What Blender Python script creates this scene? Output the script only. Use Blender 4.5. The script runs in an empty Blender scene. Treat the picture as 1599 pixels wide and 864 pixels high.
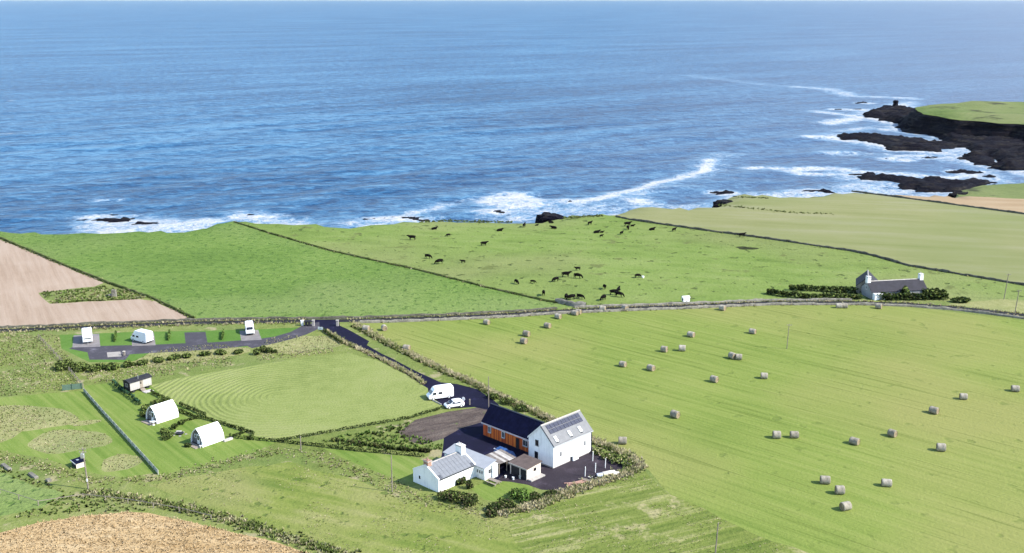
import bpy, bmesh, math, random
import numpy as np
from mathutils import Vector, Matrix
from mathutils.geometry import delaunay_2d_cdt

random.seed(7)
RNG = np.random.default_rng(11)
SC = bpy.context.scene
COL = SC.collection

# ------------------------------------------------------------------ camera
CAM_H = 78.0                    # drone height above the fields (m)
FPX, IMW, IMH = 1700.0, 1599.0, 864.0
HORIZON = -1.5
PITCH = math.atan((IMH / 2 - HORIZON) / FPX)
cam_d = bpy.data.cameras.new('camera')
cam_d.sensor_width = 36.0
cam_d.lens = FPX / IMW * 36.0
cam_d.clip_start = 1.0
cam_d.clip_end = 150000.0
cam = bpy.data.objects.new('camera', cam_d)
COL.objects.link(cam)
cam.location = (0, 0, CAM_H)
cam.rotation_euler = (math.pi / 2 - PITCH, 0, 0)
SC.camera = cam

# ------------------------------------------------------------------ sky + sun
SUN_EL = math.radians(40)
SUN_AZ = math.atan2(0.96, -0.28)          # clockwise from +Y, sun on the right, a little behind the camera
world = bpy.data.worlds.new('World')
SC.world = world
world.use_nodes = True
wn, wl = world.node_tree.nodes, world.node_tree.links
wn.clear()
sky = wn.new('ShaderNodeTexSky')
sky.sky_type = 'NISHITA'
sky.sun_disc = False
sky.sun_elevation = SUN_EL
sky.sun_rotation = SUN_AZ
sky.altitude = 60
sky.air_density = 1.0
sky.dust_density = 0.4
sky.ozone_density = 1.6
bg = wn.new('ShaderNodeBackground')
bg.inputs[1].default_value = 0.15
wo = wn.new('ShaderNodeOutputWorld')
wl.new(sky.outputs[0], bg.inputs[0])
wl.new(bg.outputs[0], wo.inputs[0])
sd = bpy.data.lights.new('sun', 'SUN')
sd.energy = 3.75
sd.angle = math.radians(0.55)
sd.color = (1.0, 0.955, 0.87)
sun = bpy.data.objects.new('sun', sd)
COL.objects.link(sun)
to_sun = Vector((math.sin(SUN_AZ) * math.cos(SUN_EL), math.cos(SUN_AZ) * math.cos(SUN_EL), math.sin(SUN_EL)))
sun.rotation_euler = to_sun.to_track_quat('Z', 'Y').to_euler()
sun.location = (200, -60, 250)
vs = SC.view_settings
vs.view_transform = 'Standard'
vs.look = 'None'
vs.gamma = 1.0
vs.use_curve_mapping = False
vs.exposure = 1.22
SC.render.engine = 'CYCLES'
SC.cycles.max_bounces = 5
SC.cycles.diffuse_bounces = 2
SC.cycles.glossy_bounces = 2
SC.cycles.transparent_max_bounces = 6

# ------------------------------------------------------------------ survey: photo pixel -> ground point
SEA_Z = -18.0
CP, SP = math.cos(PITCH), math.sin(PITCH)

def hgt(x, y):
    """gentle swell of the fields (flat round the farmstead)"""
    d2 = ((x + 25) / 75.0) ** 2 + ((y - 190) / 60.0) ** 2
    m = 1 - np.exp(-d2 * d2)
    return m * (0.34 * np.sin(x / 31.0 + 1.0) * np.sin(y / 23.0 + 0.4) + 0.22 * np.sin((x * 0.8 + y) / 37.0))

def at(px, py, z=None):
    """ground point (or point at height z) measured from the photograph"""
    dx = (px - 799.5) / FPX
    dv = (432.0 - py) / FPX
    d = (dx, CP + dv * SP, -SP + dv * CP)
    zz = 0.0 if z is None else z
    for _ in range(1 if z is not None else 6):
        t = (zz - CAM_H) / d[2]
        x, y = t * d[0], t * d[1]
        if z is None:
            zz = float(hgt(x, y))
    return Vector((x, y, zz))

def gz(x, y):
    return float(hgt(x, y))

def poly(*pts, z=0.0):
    return [(at(a, b, z).x, at(a, b, z).y) for a, b in pts]

# ------------------------------------------------------------------ small maths helpers
def vnoise(x, y, seed=0):
    xi, yi = np.floor(x).astype(np.int64), np.floor(y).astype(np.int64)
    xf, yf = x - xi, y - yi
    def h(a, b):
        n = (a * 374761393 + b * 668265263 + seed * 974711) & 0x7fffffff
        n = ((n ^ (n >> 13)) * 1274126177) & 0x7fffffff
        return ((n ^ (n >> 16)) & 0xffff) / 65535.0
    u, v = xf * xf * (3 - 2 * xf), yf * yf * (3 - 2 * yf)
    return (h(xi, yi) * (1 - u) + h(xi + 1, yi) * u) * (1 - v) + (h(xi, yi + 1) * (1 - u) + h(xi + 1, yi + 1) * u) * v

def fbm(x, y, seed=0, octv=4):
    s, a, t = 0, 1, 0
    for k in range(octv):
        s = s + a * vnoise(x * 2 ** k, y * 2 ** k, seed + k)
        t += a
        a *= 0.5
    return s / t

def resample(pts, step, closed=False):
    p = [np.array(q[:2], float) for q in pts]
    if closed:
        p.append(p[0])
    out = []
    for a, b in zip(p[:-1], p[1:]):
        n = max(1, int(np.linalg.norm(b - a) / step))
        for i in range(n):
            out.append(a + (b - a) * i / n)
    if not closed:
        out.append(p[-1])
    return np.array(out)

def in_poly(x, y, pl):
    pl = np.asarray(pl)
    ins = np.zeros(x.shape, bool)
    j = len(pl) - 1
    for i in range(len(pl)):
        xi, yi = pl[i]
        xj, yj = pl[j]
        if yi != yj:
            c = ((yi > y) != (yj > y)) & (x < (xj - xi) * (y - yi) / (yj - yi) + xi)
            ins ^= c
        j = i
    return ins

def seg_dist(x, y, pl):
    """distance of points to an open polyline"""
    best = np.full(x.shape, 1e9)
    for (ax, ay), (bx, by) in zip(pl[:-1], pl[1:]):
        dx, dy = bx - ax, by - ay
        t = np.clip(((x - ax) * dx + (y - ay) * dy) / (dx * dx + dy * dy + 1e-9), 0, 1)
        best = np.minimum(best, np.hypot(x - ax - t * dx, y - ay - t * dy))
    return best

# ------------------------------------------------------------------ object helpers
def tag(o, label=None, cat=None, group=None, kind=None):
    if label: o['label'] = label
    if cat: o['category'] = cat
    if group: o['group'] = group
    if kind: o['kind'] = kind
    return o

def thing(name, loc, rz=0.0, label=None, cat=None, group=None):
    o = bpy.data.objects.new(name, None)
    o.empty_display_size = 0.3
    COL.objects.link(o)
    o.location = loc
    o.rotation_euler = (0, 0, rz)
    return tag(o, label, cat, group)

def link_mesh(name, me, mat=None, parent=None):
    o = bpy.data.objects.new(name, me)
    COL.objects.link(o)
    if mat is not None and not me.materials:
        me.materials.append(mat)
    if parent is not None:
        o.parent = parent
    return o

def np_mesh(name, V, F, col=None, smooth=False):
    """V (n,3), F (m,3|4) arrays -> mesh"""
    me = bpy.data.meshes.new(name)
    V = np.asarray(V, np.float32)
    F = np.asarray(F, np.int32)
    k = F.shape[1]
    me.vertices.add(len(V))
    me.vertices.foreach_set('co', V.ravel())
    me.loops.add(F.size)
    me.loops.foreach_set('vertex_index', F.ravel())
    me.polygons.add(len(F))
    me.polygons.foreach_set('loop_start', np.arange(0, F.size, k, dtype=np.int32))
    me.polygons.foreach_set('loop_total', np.full(len(F), k, np.int32))
    if smooth:
        me.polygons.foreach_set('use_smooth', np.ones(len(F), bool))
    me.update(calc_edges=True)
    if col is not None:
        a = me.attributes.new('Col', 'FLOAT_COLOR', 'POINT')
        c = np.ones((len(V), 4), np.float32)
        c[:, :3] = col
        a.data.foreach_set('color', c.ravel())
    return me

class MB:
    """collects boxes, prisms and tubes into one mesh"""
    def __init__(s):
        s.v, s.f = [], []
    def add(s, vs_, fs_):
        n = len(s.v)
        s.v += [tuple(q) for q in vs_]
        s.f += [tuple(i + n for i in q) for q in fs_]
        return s
    def box(s, x0, x1, y0, y1, z0, z1):
        return s.add([(x0, y0, z0), (x1, y0, z0), (x1, y1, z0), (x0, y1, z0), (x0, y0, z1), (x1, y0, z1), (x1, y1, z1), (x0, y1, z1)],
                     [(0, 3, 2, 1), (4, 5, 6, 7), (0, 1, 5, 4), (1, 2, 6, 5), (2, 3, 7, 6), (3, 0, 4, 7)])
    def obox(s, c, ax, ay, az):
        """box by centre and three half-axis vectors"""
        c, ax, ay, az = map(Vector, (c, ax, ay, az))
        p = [c + i * ax + j * ay + k * az for k in (-1, 1) for i, j in ((-1, -1), (1, -1), (1, 1), (-1, 1))]
        return s.add(p, [(0, 3, 2, 1), (4, 5, 6, 7), (0, 1, 5, 4), (1, 2, 6, 5), (2, 3, 7, 6), (3, 0, 4, 7)])
    def prism_x(s, yz, x0, x1):
        n = len(yz)
        v = [(x0, a, b) for a, b in yz] + [(x1, a, b) for a, b in yz]
        f = [tuple(range(n))[::-1], tuple(range(n, 2 * n))] + [(i, (i + 1) % n, n + (i + 1) % n, n + i) for i in range(n)]
        return s.add(v, f)
    def prism_y(s, xz, y0, y1):
        n = len(xz)
        v = [(a, y0, b) for a, b in xz] + [(a, y1, b) for a, b in xz]
        f = [tuple(range(n)), tuple(range(n, 2 * n))[::-1]] + [(i, n + i, n + (i + 1) % n, (i + 1) % n) for i in range(n)]
        return s.add(v, f)
    def prism_z(s, xy, z0, z1):
        n = len(xy)
        v = [(a, b, z0) for a, b in xy] + [(a, b, z1) for a, b in xy]
        f = [tuple(range(n))[::-1], tuple(range(n, 2 * n))] + [(i, (i + 1) % n, n + (i + 1) % n, n + i) for i in range(n)]
        return s.add(v, f)
    def tube(s, p0, p1, r0, r1=None, n=8):
        r1 = r0 if r1 is None else r1
        p0, p1 = Vector(p0), Vector(p1)
        d = (p1 - p0).normalized()
        a = d.orthogonal().normalized()
        b = d.cross(a)
        v = []
        for p, r in ((p0, r0), (p1, r1)):
            for i in range(n):
                t = 2 * math.pi * i / n
                v.append(p + r * (math.cos(t) * a + math.sin(t) * b))
        f = [tuple(range(n))[::-1], tuple(range(n, 2 * n))] + [(i, (i + 1) % n, n + (i + 1) % n, n + i) for i in range(n)]
        return s.add(v, f)
    def rings(s, R, cap=True):
        """loft of equal-length closed rings"""
        n = len(R[0])
        v = [q for r in R for q in r]
        f = []
        for k in range(len(R) - 1):
            for i in range(n):
                f.append((k * n + i, k * n + (i + 1) % n, (k + 1) * n + (i + 1) % n, (k + 1) * n + i))
        if cap:
            f.append(tuple(range(n))[::-1])
            f.append(tuple((len(R) - 1) * n + i for i in range(n)))
        return s.add(v, f)
    def build(s, name, mat, parent=None, bevel=0.0, smooth=False, seg=1):
        me = bpy.data.meshes.new(name)
        me.from_pydata(s.v, [], s.f)
        bm = bmesh.new()
        bm.from_mesh(me)
        bmesh.ops.recalc_face_normals(bm, faces=bm.faces)
        if bevel > 0:
            bmesh.ops.bevel(bm, geom=list(bm.edges), offset=bevel, segments=seg, affect='EDGES', clamp_overlap=True, profile=0.6)
        if smooth:
            for f in bm.faces: f.smooth = True
        bm.to_mesh(me)
        bm.free()
        return link_mesh(name, me, mat, parent)

def copy_tree(o, parent=None):
    c = o.copy()
    COL.objects.link(c)
    c.parent = parent
    for ch in o.children:
        copy_tree(ch, c)
    return c

# ------------------------------------------------------------------ materials
def new_mat(name):
    m = bpy.data.materials.new(name)
    m.use_nodes = True
    nt = m.node_tree
    nt.nodes.clear()
    out = nt.nodes.new('ShaderNodeOutputMaterial')
    b = nt.nodes.new('ShaderNodeBsdfPrincipled')
    nt.links.new(b.outputs[0], out.inputs[0])
    return m, nt, b

class NT:
    """terse node wiring"""
    def __init__(s, nt):
        s.nt = nt
        s.co = nt.nodes.new('ShaderNodeTexCoord').outputs['Object']
    def map(s, rz=0.0, scale=(1, 1, 1), loc=(0, 0, 0), src=None):
        n = s.nt.nodes.new('ShaderNodeMapping')
        n.vector_type = 'TEXTURE'            # rotate first, then divide by the scale
        n.inputs['Rotation'].default_value = (0, 0, rz)
        n.inputs['Scale'].default_value = tuple(1.0 / q for q in scale)
        n.inputs['Location'].default_value = loc
        s.nt.links.new(src or s.co, n.inputs['Vector'])
        return n.outputs[0]
    def noise(s, scale, detail=3, rough=0.55, src=None, dist=0.0):
        n = s.nt.nodes.new('ShaderNodeTexNoise')
        n.inputs['Scale'].default_value = scale
        n.inputs['Detail'].default_value = detail
        n.inputs['Roughness'].default_value = rough
        n.inputs['Distortion'].default_value = dist
        s.nt.links.new(src or s.co, n.inputs['Vector'])
        return n.outputs['Fac']
    def voro(s, scale, src=None):
        n = s.nt.nodes.new('ShaderNodeTexVoronoi')
        n.inputs['Scale'].default_value = scale
        s.nt.links.new(src or s.co, n.inputs['Vector'])
        return n.outputs['Distance']
    def ramp(s, fac, stops):
        n = s.nt.nodes.new('ShaderNodeValToRGB')
        e = n.color_ramp.elements
        while len(e) < len(stops): e.new(0.5)
        for el, (p, c) in zip(e, stops):
            el.position = p
            el.color = (c[0], c[1], c[2], 1) if not isinstance(c, (int, float)) else (c, c, c, 1)
        s.nt.links.new(fac, n.inputs[0])
        return n.outputs[0]
    def mix(s, a, b, fac, mode='MIX'):
        n = s.nt.nodes.new('ShaderNodeMix')
        n.data_type = 'RGBA'
        n.blend_type = mode
        for v, i in ((fac, 0), (a, 6), (b, 7)):
            if isinstance(v, (int, float)): n.inputs[i].default_value = v if i == 0 else (v, v, v, 1)
            elif isinstance(v, tuple): n.inputs[i].default_value = (v[0], v[1], v[2], 1)
            else: s.nt.links.new(v, n.inputs[i])
        return n.outputs[2]
    def math(s, op, a, b=0.0, clamp=False):
        n = s.nt.nodes.new('ShaderNodeMath')
        n.operation = op
        n.use_clamp = clamp
        for v, i in ((a, 0), (b, 1)):
            if isinstance(v, (int, float)): n.inputs[i].default_value = v
            else: s.nt.links.new(v, n.inputs[i])
        return n.outputs[0]
    def attr(s, name, out='Fac'):
        n = s.nt.nodes.new('ShaderNodeAttribute')
        n.attribute_name = name
        return n.outputs[out]
    def bump(s, h, dist=0.1, strength=1.0):
        n = s.nt.nodes.new('ShaderNodeBump')
        n.inputs['Distance'].default_value = dist
        n.inputs['Strength'].default_value = strength
        s.nt.links.new(h, n.inputs['Height'])
        return n.outputs[0]
    def link(s, a, b):
        s.nt.links.new(a, b)

def plain(name, c, rough=0.7, spec=0.3, var=0.18, scale=1.5, bump=0.0, metal=0.0, fine=9.0, src_rand=False):
    """painted / mineral surface with blotches, dirt and fine grain"""
    m, nt, b = new_mat(name)
    n = NT(nt)
    a = n.noise(scale, 4, 0.6)
    f = n.noise(fine, 3, 0.6)
    k = n.math('ADD', n.math('MULTIPLY', a, 0.65), n.math('MULTIPLY', f, 0.35))
    lo = tuple(max(0, q * (1 - var * 1.6)) for q in c)
    hi = tuple(min(1, q * (1 + var)) for q in c)
    cc = n.ramp(k, [(0.3, lo), (0.7, hi)])
    n.link(cc, b.inputs['Base Color'])
    b.inputs['Roughness'].default_value = rough
    b.inputs['Specular IOR Level'].default_value = spec
    b.inputs['Metallic'].default_value = metal
    if bump > 0:
        n.link(n.bump(k, bump), b.inputs['Normal'])
    return m

def grass_mat(name, cols, big=0.025, mid=0.22, fine=1.3, bump=0.25, streak=None, dark=0.0, tint=None, patch=None, fleck=None, lines=None):
    """cols: dark, mid, light; streak: (angle of the lines, across, along, amount); patch: (colour, scale, threshold)"""
    cols = [(c[0], c[1], c[2] * (.90 if c[1] > c[0] else 1.0)) for c in cols]
    m, nt, b = new_mat(name)
    n = NT(nt)
    A = n.noise(big, 3, 0.5)
    B = n.noise(mid, 4, 0.6, dist=0.4)
    C = n.noise(fine, 3, 0.65)
    k = n.math('ADD', n.math('ADD', n.math('MULTIPLY', A, 0.45), n.math('MULTIPLY', B, 0.3)), n.math('MULTIPLY', C, 0.25))
    h = n.math('ADD', n.math('MULTIPLY', B, 0.6), n.math('MULTIPLY', C, 0.4))
    if streak:
        ang, ac, al, amt = streak
        sv = n.map(rz=ang, scale=(al, ac, 1))
        S = n.noise(1.0, 3, 0.6, src=sv)
        k = n.math('ADD', n.math('MULTIPLY', k, 1 - amt), n.math('MULTIPLY', S, amt))
        h = n.math('ADD', h, n.math('MULTIPLY', S, 0.8))
    c = n.ramp(k, [(0.36, cols[0]), (0.5, cols[1]), (0.64, cols[2])])
    if tint:
        T = n.noise(tint[1], 2, 0.5)
        c = n.mix(c, tint[0], n.math('MULTIPLY', n.ramp(T, [(0.45, 0), (0.65, 1)]), tint[2]))
    if patch:
        P = n.noise(patch[1], 4, 0.65)
        c = n.mix(c, patch[0], n.ramp(P, [(patch[2], 0), (patch[2] + 0.07, 1)]))
    if fleck:
        f = n.ramp(n.noise(fleck[1], 2, 0.5, src=n.map(scale=(1, 1.0, 1), loc=(13, 5, 0))), [(fleck[2], 0), (fleck[2] + 0.08, fleck[3])])
        c = n.mix(c, fleck[0], f)
        h = n.math('SUBTRACT', h, n.math('MULTIPLY', f, 0.5))
    if lines:           # thin cut lines left by the mower: colour, angle, per metre, strength
        lv = n.map(rz=lines[1], scale=(0.035, lines[2], 1))
        f = n.ramp(n.noise(1.0, 1, 0.4, src=lv), [(0.30, 1), (0.40, 0)])
        br = n.ramp(n.noise(0.05, 3, 0.6), [(0.35, 0.25), (0.6, 1)])
        f = n.math('MULTIPLY', n.math('MULTIPLY', f, br), lines[3])
        c = n.mix(c, lines[0], f)
        h = n.math('SUBTRACT', h, n.math('MULTIPLY', f, 0.8))
    n.link(c, b.inputs['Base Color'])
    b.inputs['Roughness'].default_value = 0.95
    b.inputs['Specular IOR Level'].default_value = 0.05
    n.link(n.bump(h, bump), b.inputs['Normal'])
    return m

M = {}
# ------------------------------------------------------------------ ground materials
R45 = math.radians(-42)
M['pasture'] = grass_mat('pasture_green', [(.066, .115, .026), (.105, .168, .040), (.155, .212, .062)], mid=0.35, fine=1.6, bump=0.55, streak=(math.radians(4), .9, .35, .35), tint=((.165, .205, .070), 0.014, 0.8), fleck=((.055, .108, .022), .5, .58, .6))
M['cow'] = grass_mat('grazed_grass', [(.090, .134, .032), (.136, .188, .050), (.175, .215, .074)], big=.018, mid=0.13, fine=1.2, bump=0.6, streak=(math.radians(-12), .16, .05, .38), patch=((.108, .126, .040), 0.10, 0.60), tint=((.190, .195, .080), 0.012, 0.7), fleck=((.055, .072, .02), .33, .63, .8))
M['pale'] = grass_mat('pale_pasture', [(.155, .165, .068), (.195, .196, .095), (.230, .220, .125)], big=.012, mid=0.05, fine=.7, bump=0.15, streak=(math.radians(-14), .10, .012, .6), tint=((.135, .165, .055), 0.012, 0.5))
M['bluff'] = grass_mat('bluff_grass', [(.055, .085, .025), (.105, .145, .045), (.16, .18, .075)], big=.012, mid=.05, fine=.4, bump=1.2, tint=((.17, .175, .08), 0.006, 0.7), patch=((.055, .06, .03), .03, .585))
M['hay'] = grass_mat('mown_hay_grass', [(.112, .158, .034), (.158, .198, .050), (.200, .224, .070)], big=.02, mid=0.07, fine=1.8, bump=0.3, streak=(R45, .7, .022, .42), tint=((.215, .208, .070), 0.016, 0.75), lines=((.085, .112, .022), R45, .8, .4), fleck=((.10, .135, .03), .28, .64, .5))
M['rough'] = grass_mat('rough_grass', [(.090, .122, .032), (.155, .182, .056), (.235, .228, .10)], mid=0.4, fine=2.2, bump=0.4, patch=((.26, .23, .125), 0.17, 0.58), tint=((.09, .135, .035), 0.05, 0.5))
M['straw'] = grass_mat('straw_grass', [(.16, .17, .06), (.23, .228, .095), (.31, .285, .14)], mid=0.5, fine=2.5, bump=0.3, tint=((.13, .165, .055), 0.07, 0.5))
M['lawn'] = grass_mat('mown_lawn', [(.085, .142, .026), (.140, .190, .046), (.195, .220, .074)], mid=0.15, fine=2.2, bump=0.12, streak=(math.radians(-50), .8, .03, .45))
M['lawn2'] = grass_mat('campsite_lawn', [(.056, .118, .022), (.080, .152, .032), (.110, .178, .046)], mid=0.4, fine=2.2, bump=0.12)
M['meadow'] = grass_mat('meadow_grass', [(.088, .132, .026), (.155, .182, .048), (.225, .222, .085)], mid=0.25, fine=1.6, bump=0.4, streak=(math.radians(-24), .35, .05, .5), tint=((.22, .21, .085), 0.04, 0.7), fleck=((.07, .11, .022), .4, .62, .7))
M['hayrows'] = grass_mat('hay_row_grass', [(.072, .108, .022), (.138, .165, .044), (.31, .28, .14)], mid=0.25, fine=1.6, bump=0.45, streak=(math.radians(24), .60, .05, .5), patch=((.27, .245, .12), 0.13, 0.585))
M['stubble'] = grass_mat('harvested_stubble', [(.245, .175, .122), (.305, .228, .168), (.345, .268, .205)], mid=0.12, fine=1.5, bump=0.12, streak=(math.radians(-62), .6, .03, .45), patch=((.20, .135, .075), 0.10, 0.665))
M['stubble2'] = grass_mat('far_stubble', [(.25, .175, .10), (.29, .21, .125), (.32, .24, .15)], mid=0.05, fine=.6, bump=0.05, streak=(math.radians(-8), .2, .02, .5))
M['barley'] = grass_mat('ripe_barley', [(.26, .165, .07), (.38, .265, .135), (.45, .335, .19)], mid=0.5, fine=2.6, bump=0.5, streak=(math.radians(2), .55, .06, .5))
M['earth'] = grass_mat('dug_earth', [(.045, .034, .030), (.085, .066, .057), (.14, .112, .092)], mid=0.5, fine=2.2, bump=0.5, streak=(math.radians(28), .7, .12, .5), patch=((.09, .12, .035), 0.35, 0.64))
M['darkground'] = grass_mat('dark_ground', [(.012, .014, .008), (.022, .024, .012), (.05, .06, .02)], mid=0.3, fine=1.0, bump=0.2)
M['gravelpatch'] = plain('grey_chippings', (.19, .17, .165), rough=.9, var=.2, scale=.6, bump=.03, fine=5)
M['sandbed'] = plain('pale_chippings', (.30, .27, .24), rough=.9, var=.12, scale=.6, bump=.03, fine=5)

def asphalt_mat(name, c, gloss=.55):
    m, nt, b = new_mat(name)
    n = NT(nt)
    a = n.noise(.35, 4, .6)
    f = n.noise(7, 2, .6)
    k = n.math('ADD', n.math('MULTIPLY', a, .7), n.math('MULTIPLY', f, .3))
    n.link(n.ramp(k, [(.3, tuple(q * .7 for q in c)), (.55, c), (.70, tuple(q * 2.3 for q in c))]), b.inputs['Base Color'])
    n.link(n.ramp(a, [(.3, gloss - .12), (.7, gloss + .2)]), b.inputs['Roughness'])
    b.inputs['Specular IOR Level'].default_value = .06
    n.link(n.bump(f, .01), b.inputs['Normal'])
    return m
M['asphalt'] = asphalt_mat('dark_asphalt', (.0100, .0098, .024), .85)
M['lane'] = asphalt_mat('worn_lane', (.028, .028, .030), .85)
M['campway'] = asphalt_mat('grey_campsite_gravel', (.062, .058, .068), .85)
M['yard'] = asphalt_mat('dark_yard_gravel', (.036, .029, .036), .85)

def ring_lawn():
    """lawn mown in nested ovals"""
    m, nt, b = new_mat('ring_mown_lawn')
    n = NT(nt)
    A, B = at(432, 619, 0), at(585, 604, 0)
    ang = math.atan2(B.y - A.y, B.x - A.x)
    L = (B - A).length
    v = n.map(rz=ang, scale=(1, 1, 1), loc=((A.x + B.x) / 2, (A.y + B.y) / 2, 0))
    sep = nt.nodes.new('ShaderNodeSeparateXYZ')
    n.link(v, sep.inputs[0])
    ax = n.math('MAXIMUM', n.math('SUBTRACT', n.math('ABSOLUTE', sep.outputs[0]), L / 2), 0.0)
    ay = sep.outputs[1]
    d = n.math('SQRT', n.math('ADD', n.math('MULTIPLY', ax, ax), n.math('MULTIPLY', ay, ay)))
    w = n.math('ADD', d, n.math('MULTIPLY', n.noise(.12, 2, .5), 2.2))
    rings = n.math('SINE', n.math('MULTIPLY', w, 2 * math.pi / 1.25))
    fade = n.ramp(n.noise(.035, 2, .5), [(.36, .25), (.62, 1)])
    wfade = n.ramp(n.math('MULTIPLY', n.math('ADD', n.math('MULTIPLY', sep.outputs[0], -1.0), 30.0), 1 / 60), [(.30, .25), (.72, 1)])
    rg = n.math('MULTIPLY', n.math('MULTIPLY', rings, fade), wfade)
    base = n.math('ADD', n.math('ADD', n.math('MULTIPLY', n.noise(.03, 3, .5), .5), n.math('MULTIPLY', n.noise(.3, 3, .6), .25)), n.math('MULTIPLY', n.noise(2.2, 3, .6), .25))
    k = n.math('ADD', base, n.math('MULTIPLY', rg, .055))
    c = n.ramp(k, [(.36, (.125, .158, .042)), (.5, (.190, .220, .068)), (.64, (.224, .238, .092))])
    n.link(c, b.inputs['Base Color'])
    b.inputs['Roughness'].default_value = .95
    b.inputs['Specular IOR Level'].default_value = .05
    n.link(n.bump(n.math('ADD', n.math('MULTIPLY', rg, .5), n.noise(2.2, 3, .6)), .14), b.inputs['Normal'])
    return m
M['rings'] = ring_lawn()

# ------------------------------------------------------------------ coast line (top of the cliffs), left to right
COAST_PX = [(-900, 330), (-500, 346), (-250, 352), (-60, 354), (0, 356), (60, 361), (115, 363), (160, 360), (215, 358), (290, 359),
            (322, 354), (345, 347), (380, 345), (440, 348), (505, 351), (540, 354), (585, 347), (640, 346), (690, 342), (760, 340.5),
            (820, 341.5), (846, 341), (854, 338), (876, 335.5), (905, 333), (950, 332), (985, 322.5), (1040, 321), (1080, 324.5), (1116, 323), (1128, 319),
            (1134, 308), (1146, 303), (1200, 303.5), (1260, 306), (1285, 302), (1305, 299), (1340, 299.5), (1420, 303), (1490, 306),
            (1499, 294), (1532, 286), (1599, 281), (1700, 276), (1850, 266), (2000, 250), (2010, 238), (1900, 228), (1780, 220),
            (1680, 203), (1620, 196), (1590, 191), (1560, 190), (1535, 187), (1500, 185.5), (1470, 181), (1452, 178), (1436, 174), (1430, 168),
            (1432, 165), (1450, 161.5), (1490, 159.5), (1530, 157), (1600, 158), (1750, 158), (2000, 152), (2400, 142)]
HEAD_Z = -4.0                    # the headland across the bay lies lower than the fields
coast = [tuple(at(a, b, HEAD_Z if (b < 240 and i > 40) else 0).xy) for i, (a, b) in enumerate(COAST_PX)]
coast_f = resample(coast, 5.0)
_j = np.stack([fbm(coast_f[:, 0] / 14, coast_f[:, 1] / 14, 3) - .5, fbm(coast_f[:, 0] / 14, coast_f[:, 1] / 14, 9) - .5], 1)
coast_f = coast_f + _j * 5.0
land_poly = [tuple(p) for p in coast_f] + [(1500, 900), (1500, -250), (-900, -250), (-900, coast_f[0][1])]

# ------------------------------------------------------------------ zones of the land; a later zone wins where two overlap
def ell(cx, cy, rx, ry, n=22, rot=0.0, wob=0.08):
    """irregular oval outlined on the ground"""
    out = []
    for i in range(n):
        t = 2 * math.pi * i / n
        r = 1 + wob * math.sin(3 * t + cx) + wob * .6 * math.sin(5 * t + cy)
        a, b = rx * r * math.cos(t), ry * r * math.sin(t)
        out.append((cx + a * math.cos(rot) - b * math.sin(rot), cy + a * math.sin(rot) + b * math.cos(rot)))
    return out

WALL_A = [(366, 349), (420, 366), (520, 393), (640, 420), (760, 451), (850, 471), (897, 478)]
WALL_B = [(962, 337), (985, 342), (1100, 359.5), (1200, 373), (1330, 391), (1365, 398), (1420, 413), (1520, 430), (1599, 444), (1800, 476)]
ROAD_C = [(-420, 531), (-200, 523), (0, 515.5), (150, 510.5), (300, 505), (420, 502.8), (500, 501.8), (560, 500.8), (700, 496), (800, 491), (870, 486.8), (950, 483.2), (1080, 479.0), (1200, 473.5), (1330, 472.5), (1420, 475), (1500, 481), (1600, 493), (1750, 512), (2000, 540)]
def strip(pxs, w, w1=None):
    c = resample([at(a, b, 0).xy for a, b in pxs], 6)
    d = np.gradient(c, axis=0)
    d /= np.linalg.norm(d, axis=1)[:, None] + 1e-9
    nrm = np.stack([-d[:, 1], d[:, 0]], 1)
    ww = np.linspace(w, w1 or w, len(c))[:, None]
    return [tuple(q) for q in c + nrm * ww / 2] + [tuple(q) for q in (c - nrm * ww / 2)[::-1]]

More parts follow.
